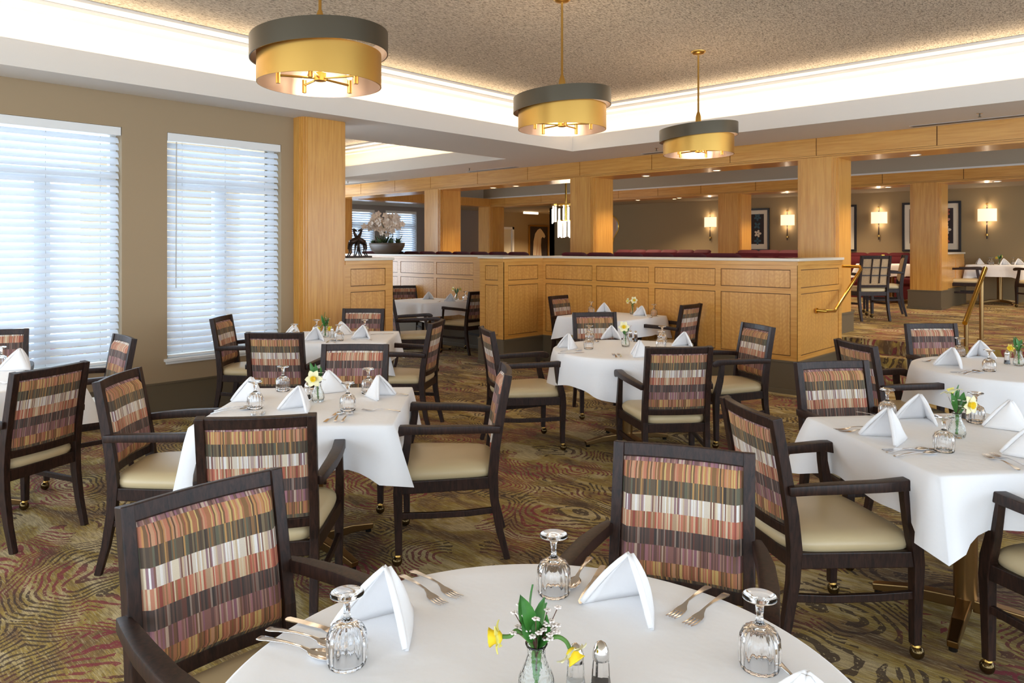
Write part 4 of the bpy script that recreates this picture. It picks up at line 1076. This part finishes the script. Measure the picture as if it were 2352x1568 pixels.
# ---- flowers and shakers
def leaf_mesh(mb, base, tip, w, up=(0, 0, 1)):
    b, t = Vector(base), Vector(tip); d = (t - b); s = d.cross(Vector(up)); s = s.normalized() if s.length > 1e-6 else Vector((1, 0, 0)); n = s.cross(d).normalized()
    def fn(u, v):
        ww = w * math.sin(math.pi * min(1, v * .94 + .06)) ** .8; x = 2 * u - 1
        return tuple(b + d * v + s * (x * ww) + n * (.25 * w * abs(x) + .5 * w * math.sin(math.pi * v)))
    mb.grid(fn, 4, 6)
def daffodil(parent, c, dr, r=.032, pet='daff_cream', tr='daff_yellow'):
    d = Vector(dr).normalized(); q = d.to_track_quat('Z', 'Y').to_matrix().to_4x4(); m = Matrix.Translation(Vector(c)) @ q
    f = empty('daffodil'); f.parent = parent
    mb = MB()
    for i in range(6):
        a = i * math.pi / 3 + (.1 if i % 2 else 0); k = len(mb.v)
        leaf_mesh(mb, (.004 * math.cos(a), .004 * math.sin(a), 0), (r * 1.15 * math.cos(a), r * 1.15 * math.sin(a), .004 + .004 * (i % 2)), r * .40)
    mb.xf(m); mb.build('petals', pet, f, smooth='all')
    MB().lathe([(.004, 0), (.010, .004), (.0115, .016), (.0145, .022), (.0155, .024), (.0135, .023), (.010, .015), (.006, .004), (.0005, .003)], 20, mod=lambda a, i: 1 + (.08 * math.cos(10 * a) if i in (3, 4, 5) else 0)).xf(m).build('trumpet', tr, f, smooth='all')
    return f
VASE_P = [(.026, 0), (.030, .004), (.0345, .022), (.031, .045), (.020, .070), (.0155, .085), (.017, .098), (.020, .104)]
vin = [(r - .0028, max(z, .006)) for r, z in VASE_P[1:]]
VASE = MB().lathe(VASE_P + list(reversed(vin)) + [(.0005, .006)], 40, mod=lambda a, i: 1 + .012 * math.cos(12 * a)).mesh('vase_body', 'cut_glass', smooth='all')
def bud_vase(pos, label, blooms, leaves=5, wax=0, floor=0.0, seed=1, h=.10, leafh=.10):
    rg = random.Random(seed); v = tag(empty('bud_vase', (pos.x, pos.y, floor + ZT + .0006)), label, 'vase', 'glass bud vases with daffodils')
    link('vase_body', VASE, v)
    for c, d, pet, tr, r in blooms:
        c = Vector(c); d = Vector(d).normalized(); neck = Vector((c.x * .12, c.y * .12, h))
        MB().tube(spline([(-c.x * .1, -c.y * .1, .012), neck * .6, neck, neck.lerp(c, .5) + Vector((0, 0, .018)), c - d * .014, c]), .0038, 7).build('stem', 'stem_green', v, smooth='all')
        daffodil(v, c, d, r, pet, tr)
    mb = MB(); MB_ = []
    for i in range(leaves):
        a = rg.uniform(0, 6.28); l = rg.uniform(.6, 1.0) * leafh; lean = rg.uniform(.1, .45)
        b = Vector((.006 * math.cos(a), .006 * math.sin(a), h - .01 + rg.uniform(0, .03)))
        m2 = MB(); leaf_mesh(m2, b, b + Vector((lean * l * math.cos(a), lean * l * math.sin(a), l)), .013, (math.cos(a + 1.4), math.sin(a + 1.4), .1)); m2.build('leaf', 'leaf', v, smooth='all')
    if leaves: MB().tube([(0, 0, .015), (.002, 0, .06), (0, .002, h + .03)], .0022, 6).build('stem', 'twig', v)
    if wax:
        tw = MB(); fl = MB()
        for i in range(wax):
            a = rg.uniform(0, 6.28); rr = rg.uniform(.01, .045); p = Vector((rr * math.cos(a), rr * math.sin(a), h + rg.uniform(.015, .075)))
            tw.tube([(0, 0, h - .02), (p.x * .4, p.y * .4, h + .02), tuple(p)], .0008, 4)
            for k in range(5):
                b = 2 * math.pi * k / 5; fl.ell((p.x + .0042 * math.cos(b), p.y + .0042 * math.sin(b), p.z), (.0030, .0030, .0016), 6, 4)
        tw.build('twig', 'twig', v)['kind'] = 'stuff'; fl.build('waxflower', 'wax_white', v, smooth='all')['kind'] = 'stuff'
    return v
SHK = MB().lathe([(.0185, 0), (.0195, .004), (.0165, .030), (.0150, .058), (.0140, .064), (.0005, .064)], 8).mesh('shaker_body', 'glass')
CAPM = MB().lathe([(.0150, .062), (.0155, .072), (.0140, .080), (.0090, .090), (.0030, .094), (.0005, .094)], 16).mesh('shaker_cap', 'chrome', smooth='all')
SALT = MB().lathe([(.0150, .003), (.0135, .030), (.0005, .031)], 8).mesh('shaker_fill', 'salt'); PEP = MB().lathe([(.0150, .003), (.0135, .026), (.0005, .027)], 8).mesh('shaker_fill', 'pepper')
def shaker(pos, kind, label, floor=0.0):
    s_ = tag(empty(kind + '_shaker', (pos.x, pos.y, floor + ZT + .0006)), label, 'shaker', 'salt and pepper shakers')
    link('shaker_body', SHK, s_); link('shaker_cap', CAPM, s_); link('shaker_fill', SALT if kind == 'salt' else PEP, s_)
cr3 = Vector((cR[0], cR[1], 0)); cf3 = Vector((cF[0], cF[1], 0)); Z3 = Vector((0, 0, 1))
def V(r, f, u): return cr3 * r + cf3 * f + Z3 * u
CR, YE, OR, PA = 'daff_cream', 'daff_yellow', 'daff_orange', 'daff_pale'
# ---- nearest round table
n_ = 'the round table nearest the camera'
napkin(893, 1436, -75, 'folded white napkin at the left of ' + n_, sc=1.08)
napkin(1450, 1392, -88, 'folded white napkin upright at the centre right of ' + n_, sc=1.02)
napkin(1850, 1722, 100, 'folded white napkin at the lower right edge of ' + n_)
glass(797, 1523, 'upside-down goblet in front of the left napkin on ' + n_); glass(1272, 1362, 'upside-down goblet behind the daffodils on ' + n_); glass(1745, 1532, 'upside-down goblet at the right of ' + n_)
cutlery('fork', (928, 1330), (1012, 1388), 'inner fork beside the left napkin on ' + n_); cutlery('fork', (957, 1322), (1042, 1370), 'outer fork beside the left napkin on ' + n_)
cutlery('spoon', (1347, 1298), (1320, 1340), 'teaspoon beside the goblet at the back of ' + n_); cutlery('knife', (1386, 1302), (1333, 1388), 'knife left of the upright napkin on ' + n_)
cutlery('fork', (1620, 1358), (1550, 1416), 'left one of two forks at the right of ' + n_); cutlery('fork', (1660, 1376), (1590, 1432), 'right one of two forks at the right of ' + n_)
cutlery('spoon', (617, 1476), (740, 1512), 'front spoon at the left edge of ' + n_); cutlery('spoon', (640, 1455), (760, 1486), 'middle spoon at the left edge of ' + n_); cutlery('knife', (682, 1430), (815, 1466), 'knife behind the spoons at the left edge of ' + n_)
cutlery('spoon', (1803, 1548), (1850, 1600), 'spoon at the lower right edge of ' + n_)
vp = onz(1232, 1612, ZT)
bud_vase(vp, 'crystal bud vase with drooping daffodils in front on ' + n_, [(V(-.060, -.005, .118), V(-1, .1, -.12), PA, YE, .024), (V(.058, -.01, .100), V(.55, -.5, -.75), CR, YE, .028)], 11, 30, seed=3, leafh=.085)
shaker(onz(1322, 1598, ZT), 'salt', 'salt shaker beside the crystal vase on ' + n_); shaker(onz(1380, 1592, ZT), 'pepper', 'pepper shaker right of the salt on ' + n_)
# ---- left square table
n_ = 'the left square table'
napkin(580, 918, 200, 'folded white napkin at the left of ' + n_); napkin(690, 940, -70, 'folded white napkin at the near edge of ' + n_); napkin(866, 912, 20, 'folded white napkin at the right of ' + n_); napkin(752, 900, 110, 'folded white napkin behind the daffodil on ' + n_)
glass(586, 938, 'upside-down goblet before the left napkin on ' + n_); glass(650, 897, 'upside-down goblet at the far left of ' + n_); glass(799, 942, 'upside-down goblet before the right napkin on ' + n_); glass(846, 903, 'upside-down goblet behind the right napkin on ' + n_)
for i, (k_, a, b, lb) in enumerate((('spoon', (497, 950), (565, 941), 'near spoon at the left edge of '), ('spoon', (505, 944), (572, 936), 'far spoon at the left edge of '), ('fork', (572, 972), (585, 946), 'left fork at the near edge of '), ('fork', (592, 972), (606, 944), 'right fork at the near edge of '),
    ('knife', (743, 973), (778, 946), 'knife at the near edge of '), ('spoon', (768, 972), (785, 946), 'first spoon right of the knife on '), ('spoon', (785, 971), (808, 948), 'second spoon right of the knife on '), ('fork', (917, 946), (834, 943), 'near fork at the right of '), ('fork', (925, 908), (872, 906), 'far fork at the right of '), ('knife', (716, 896), (690, 904), 'knife at the far side of '))):
    cutlery(k_, a, b, lb + n_)
bud_vase(onz(730, 922, ZT), 'bud vase with one yellow daffodil turned to us on ' + n_, [(V(-.010, -.03, .125), V(-.05, -1, .05), CR, YE, .042)], 6, 14, seed=5, leafh=.10)
shaker(onz(706, 918, ZT), 'pepper', 'pepper shaker beside the vase on ' + n_)
# ---- right square table
n_ = 'the right square table'
napkin(2045, 1010, -120, 'large folded white napkin at the near left of ' + n_, sc=1.12); napkin(2114, 966, -95, 'folded white napkin at the far left of ' + n_, sc=1.05); napkin(2325, 985, 150, 'folded white napkin at the far right of ' + n_, sc=1.05); napkin(2384, 1052, 140, 'folded white napkin at the right edge of ' + n_, sc=1.1)
glass(2038, 960, 'upside-down goblet behind the large napkin on ' + n_); glass(2168, 1036, 'upside-down goblet nearest the camera on ' + n_); glass(2241, 970, 'upside-down goblet beside the daffodils on ' + n_)
for k_, a, b, lb in (('fork', (1992, 984), (1932, 988), 'near fork at the left corner of '), ('fork', (2010, 992), (1945, 993), 'far fork at the left corner of '), ('knife', (2030, 1034), (2140, 1032), 'knife before the large napkin on '), ('spoon', (2045, 1040), (2125, 1034), 'inner spoon before the large napkin on '), ('spoon', (2062, 1049), (2145, 1043), 'outer spoon before the large napkin on '),
    ('fork', (2345, 1084), (2258, 1045), 'left fork at the right edge of '), ('fork', (2372, 1080), (2275, 1043), 'right fork at the right edge of '), ('spoon', (1985, 952), (2022, 962), 'spoon at the far left of ')):
    cutlery(k_, a, b, lb + n_)
bud_vase(onz(2198, 1004, ZT), 'crystal bud vase with two daffodils on ' + n_, [(V(.030, -.03, .145), V(.35, -1, 0), CR, YE, .038), (V(-.008, .02, .180), V(-.2, .4, 1), CR, PA, .038)], 6, 10, seed=8, leafh=.11)
shaker(onz(2218, 962, ZT), 'pepper', 'pepper shaker behind the vase on ' + n_)
# ---- middle round table
n_ = 'the middle round table'
napkin(1308, 800, 250, 'folded white napkin at the left of ' + n_); napkin(1405, 778, -60, 'folded white napkin with open arch at the back of ' + n_); napkin(1472, 818, -140, 'folded white napkin at the near side of ' + n_); napkin(1573, 795, -80, 'folded white napkin at the right of ' + n_)
glass(1352, 801, 'near upside-down goblet at the left of ' + n_); glass(1354, 784, 'far upside-down goblet at the left of ' + n_); glass(1518, 800, 'near upside-down goblet at the right of ' + n_); glass(1521, 786, 'far upside-down goblet at the right of ' + n_)
for k_, a, b, lb in (('fork', (1417, 823), (1408, 813), 'left fork at the near edge of '), ('fork', (1428, 823), (1420, 812), 'right fork at the near edge of '), ('spoon', (1290, 808), (1335, 805), 'near spoon at the left of '), ('knife', (1288, 812), (1335, 810), 'knife at the left of '), ('spoon', (1366, 780), (1372, 787), 'teaspoon at the back of ')):
    cutlery(k_, a, b, lb + n_)
bud_vase(onz(1437, 796, ZT), 'bud vase with one daffodil facing us on ' + n_, [(V(-.018, -.02, .165), V(-.1, -1, 0), CR, YE, .042)], 3, 8, seed=12, leafh=.09, h=.10)
shaker(onz(1448, 783, ZT), 'salt', 'salt shaker behind the vase on ' + n_); shaker(onz(1460, 785, ZT), 'pepper', 'pepper shaker behind the vase on ' + n_)
# ---- table against the half wall
n_ = 'the table against the half wall'
t = T['t5']
napkin(0, 0, -60, 'folded white napkin at the back of ' + n_, pos=onc(1388, 716, 7.46)); napkin(0, 0, -85, 'folded white napkin at the right of ' + n_, pos=onc(1475, 725, 7.46))
glass(0, 0, 'upside-down goblet at the left of ' + n_, pos=onc(1358, 718, 7.44)); glass(0, 0, 'upside-down goblet at the right of ' + n_, pos=onc(1502, 716, 7.46))
bud_vase(onc(1453, 716, 7.46), 'bud vase with a pair of daffodils on ' + n_, [(V(.01, -.02, .17), V(.15, -1, .1), CR, YE, .042), (V(-.05, -.01, .16), V(-.9, -.4, .1), CR, PA, .036)], 3, 0, seed=14, leafh=.06)
shaker(onc(1464, 714, 7.46), 'salt', 'salt shaker on ' + n_)
cutlery('fork', (1512, 727), (1490, 730), 'fork at the right of ' + n_)
# ---- table by the maple column
n_ = 'the table by the maple column'
napkin(678, 775, 200, 'folded white napkin at the left of ' + n_); napkin(727, 782, -50, 'folded white napkin at the near edge of ' + n_); napkin(782, 768, 110, 'folded white napkin at the back of ' + n_); napkin(835, 777, -60, 'folded white napkin at the right of ' + n_)
glass(676, 780, 'upside-down goblet at the left of ' + n_); glass(727, 768, 'upside-down goblet behind the vase on ' + n_); glass(779, 782, 'upside-down goblet nearest us on ' + n_); glass(838, 768, 'upside-down goblet at the right of ' + n_)
bud_vase(onz(747, 774, ZT), 'bud vase with a tall green sprig on ' + n_, [(V(-.045, -.01, .085), V(-.7, -.5, -.6), PA, YE, .026), (V(.04, -.02, .085), V(.6, -.6, -.5), PA, YE, .026)], 7, 6, seed=17, leafh=.11)
shaker(onz(763, 776, ZT), 'salt', 'salt shaker on ' + n_)
for k_, a, b, lb in (('fork', (855, 782), (808, 780), 'fork at the right of '), ('spoon', (752, 787), (765, 782), 'left spoon at the near edge of '), ('spoon', (770, 787), (780, 782), 'right spoon at the near edge of '), ('knife', (865, 768), (890, 767), 'knife at the far right of ')): cutlery(k_, a, b, lb + n_)
# ---- round table by the steps
n_ = 'the round table by the steps'
napkin(2190, 842, -110, 'folded white napkin at the near left of ' + n_, sc=1.1); napkin(2250, 820, -70, 'folded white napkin at the back of ' + n_, sc=1.05)
glass(2204, 818, 'upside-down goblet at the back of ' + n_); glass(2272, 852, 'upside-down goblet at the near side of ' + n_)
shaker(onz(2313, 836, ZT), 'pepper', 'pepper shaker left of the vase on ' + n_)
bud_vase(onz(2340, 840, ZT), 'bud vase at the right picture edge on ' + n_, [(V(-.055, -.01, .125), V(-.9, -.3, -.2), PA, YE, .026), (V(.03, -.01, .13), V(.8, -.3, 0), CR, YE, .034)], 6, 5, seed=19)
for k_, a, b, lb in (('knife', (2195, 855), (2240, 854), 'knife before the napkin on '), ('spoon', (2205, 857), (2245, 853), 'inner spoon before the napkin on '), ('spoon', (2215, 860), (2258, 855), 'outer spoon before the napkin on '), ('fork', (2160, 828), (2125, 831), 'fork at the left of ')): cutlery(k_, a, b, lb + n_)
# ---- leftmost table
n_ = 'the leftmost table'
napkin(48, 848, 200, 'folded white napkin on ' + n_, sc=1.15); glass(2, 843, 'upside-down goblet at the left edge of the picture on ' + n_); cutlery('spoon', (14, 882), (-30, 876), 'spoon at the edge of ' + n_)
# ---- alcove table
n_ = 'the alcove table'
napkin(0, 0, -45, 'folded white napkin at the left of ' + n_, pos=onc(985, 687, 7.66)); napkin(0, 0, -60, 'folded white napkin at the right of ' + n_, pos=onc(1036, 692, 7.48))
bud_vase(onc(1049, 685, 7.68), 'bud vase with two pale daffodils on ' + n_, [(V(-.045, -.01, .165), V(-.8, -.6, .1), CR, PA, .036), (V(.045, -.01, .16), V(.8, -.6, .1), CR, PA, .036)], 5, 0, seed=23, leafh=.10)
glass(0, 0, 'upside-down goblet at the right of ' + n_, pos=onc(1080, 694, 7.50)); glass(0, 0, 'upside-down goblet behind the vase on ' + n_, pos=onc(1068, 683, 7.68))
cutlery('fork', (1022, 691), (1003, 694), 'fork between the napkins on ' + n_)
# ---- raised level tables
n_ = 'the table by the back wall'
for dx, dy, lb in ((-.32, 0, 'left'), (.10, -.22, 'near'), (.30, -.05, 'right')): napkin(0, 0, 200 if dx < 0 else -60, 'folded white napkin at the %s of %s' % (lb, n_), floor=UP, pos=T['u1'] + Vector((dx, dy, 0)))
for dx, dy, lb in ((-.18, .10, 'left'), (-.10, -.16, 'near left'), (.20, .12, 'right'), (.32, .16, 'far right')): glass(0, 0, 'upside-down goblet at the %s of %s' % (lb, n_), floor=UP, pos=T['u1'] + Vector((dx, dy, 0)))
bud_vase(T['u1'] + Vector((0, 0, 0)), 'bud vase with drooping flowers on ' + n_, [(V(-.06, -.01, .13), V(-.8, -.5, -.2), PA, YE, .026), (V(.03, 0, .15), V(.5, -.5, .5), CR, PA, .03)], 6, 8, UP, 27)
n_ = 'the table behind the right rear pier'
bud_vase(T['u2'] + V(-.28, -.20, 0), 'bud vase with a yellow daffodil on ' + n_, [(V(0, -.02, .15), V(-.1, -1, .1), PA, YE, .04)], 5, 0, UP, 29)
glass(0, 0, 'left upside-down goblet on ' + n_, floor=UP, pos=T['u2'] + V(-.38, -.14, 0)); glass(0, 0, 'right upside-down goblet on ' + n_, floor=UP, pos=T['u2'] + V(-.20, -.30, 0))

# ================================================================== ORCHID PLANTER AND GIRAFFES
oc = ony(885, 577, YALC + .10); S = Vector((oc.x, YALC + .12, 0)).length
ow = (929 - 842) / FPX * (oc.x * cF[0] + oc.y * cF[1]) * 1.36
pl = tag(empty('orchid_planter', (oc.x, YALC + .13, CAPZ)), 'brown oval bowl of white orchids and succulents on the half wall cap', 'planter')
rb = ow / 2
MB().lathe([(.50, 0), (.62, .01), (.86, .30), (.98, .62), (1.0, .86), (.96, .86), (.90, .60), (.5, .45), (.001, .45)], 40).xf(Matrix.Diagonal((rb, rb * .42, rb * .50, 1))).build('bowl', 'planter', pl, smooth='all')
rg = random.Random(4)
for i in range(11):
    x = rb * rg.uniform(-.85, .85); y = rb * .42 * rg.uniform(-.8, .3) * math.sqrt(max(0, 1 - (x / rb) ** 2)); r = rg.uniform(.05, .085); mb = MB()
    for ringk, (n, rr, zz) in enumerate(((7, 1, .1), (6, .72, .4), (4, .4, .7))):
        for k in range(n):
            a = 2 * math.pi * k / n + ringk * .4; leaf_mesh(mb, (x, y, rb * .40), (x + r * rr * math.cos(a), y + r * rr * math.sin(a), rb * .40 + .02 + r * zz), r * .22)
    mb.build('succulent', 'succulent' if i % 3 else 'succulent_dark', pl, smooth='all')
for i in range(16):
    a = rg.uniform(0, 6.28); x = rb * rg.uniform(-.6, .8); mb = MB()
    for k in range(3): leaf_mesh(mb, (x, 0, rb * .40), (x + .10 * math.cos(a + k), .05 * math.sin(a + k), rb * .40 + rg.uniform(.06, .16)), .012)
    mb.build('fern_leaf', 'succulent_dark', pl, smooth='all')
bl = MB()
for k in range(5):
    a = 2 * math.pi * k / 5 + .3; w_ = .42 if k in (0, 3) else .32
    leaf_mesh(bl, (0, 0, 0), (.046 * math.cos(a), .046 * math.sin(a), .008), .046 * w_)
bl.ell((0, 0, .008), (.007, .007, .006), 8, 5)
BLM = bl.mesh('orchid_bloom', 'orchid_white', smooth='all')
for s_ in range(10):
    x0 = rb * (-.42 + .09 * s_); side = -1 if s_ < 5 else 1; H_ = rb * rg.uniform(1.2, 1.45); reach = rb * rg.uniform(.35, .85) * side
    path = [(x0, 0, rb * .38), (x0 + .02 * side, rg.uniform(-.04, .02), H_ * .75), (x0 + reach * .4, rg.uniform(-.08, .02), H_ * 1.05), (x0 + reach * .8, rg.uniform(-.1, 0), H_ * .98), (x0 + reach * 1.05, rg.uniform(-.12, -.02), H_ * .78)]
    MB().tube(path, .005, 6).build('orchid_stem', 'succulent_dark', pl, smooth='all')
    for k in range(12):
        u = .9 + 3.1 * k / 11; i = min(3, int(u)); p = Vector(path[i]).lerp(Vector(path[i + 1]), u - i)
        b = link('orchid_bloom', BLM, pl); b.location = p + Vector((rg.uniform(-.04, .04), rg.uniform(-.06, .0), rg.uniform(-.05, .03)))
        b.rotation_euler = (R_(90) + rg.uniform(-.5, .5), rg.uniform(-.4, .4), YAW + rg.uniform(-.7, .7)); sc = rg.uniform(1.1, 1.5); b.scale = (sc, sc, sc)
# giraffes on the stub cap
gp = onx(826, 590, COLX - .10); gw = (852 - 800) / FPX * (gp.x * cF[0] + gp.y * cF[1])
gs = tag(empty('giraffe_statue', (COLX - .14, gp.y, CAPZ), R_(90)), 'dark bronze statue of two giraffes crossing necks on the short half wall', 'statue')
GK = gw / .24 * 1.2
MB().box(-.125 * GK, -.045 * GK, 0, .125 * GK, .045 * GK, .016 * GK).build('base', 'dark_bronze', gs, bevel=.003)
for sd in (-1, 1):
    y = .014 * sd; mb = MB(); s2 = sd
    P = lambda x, z, yy=0: (s2 * x * GK, (y + yy) * GK, z * GK)
    mb.tube([P(.080, .120), P(.075, .135), P(.045, .150), P(.015, .165), P(-.004, .185), P(-.022, .215), P(-.030, .235)], [r * GK for r in (.012, .026, .026, .024, .016, .011, .009)], 10)
    mb.tube([P(-.026, .232), P(-.034, .244), P(-.022, .246), P(-.002, .238), P(.004, .235)], [r * GK for r in (.008, .012, .011, .007, .003)], 8)
    for e in (-1, 1):
        mb.tube([P(-.030, .250, e * .004), P(-.032, .264, e * .006)], .0025 * GK, 5); mb.tube([P(-.034, .248, e * .008), P(-.046, .254, e * .013)], [.004 * GK, .001], 5)
        mb.tube([P(.082, .125, e * .012), P(.090, .085, e * .014), P(.086, .050, e * .014), P(.104, .016, e * .014)], [r * GK for r in (.014, .009, .005, .006)], 7)
        mb.tube([P(.018, .145, e * .012), P(.014 + e * .012, .085, e * .013), P(.012 + e * .018, .050, e * .013), P(.008 + e * .030, .016, e * .013)], [r * GK for r in (.014, .009, .005, .006)], 7)
    mb.tube([P(.098, .140), P(.108, .110), P(.110, .075)], [r * GK for r in (.005, .003, .004)], 6)
    mb.build('giraffe', 'dark_bronze', gs, smooth='all')
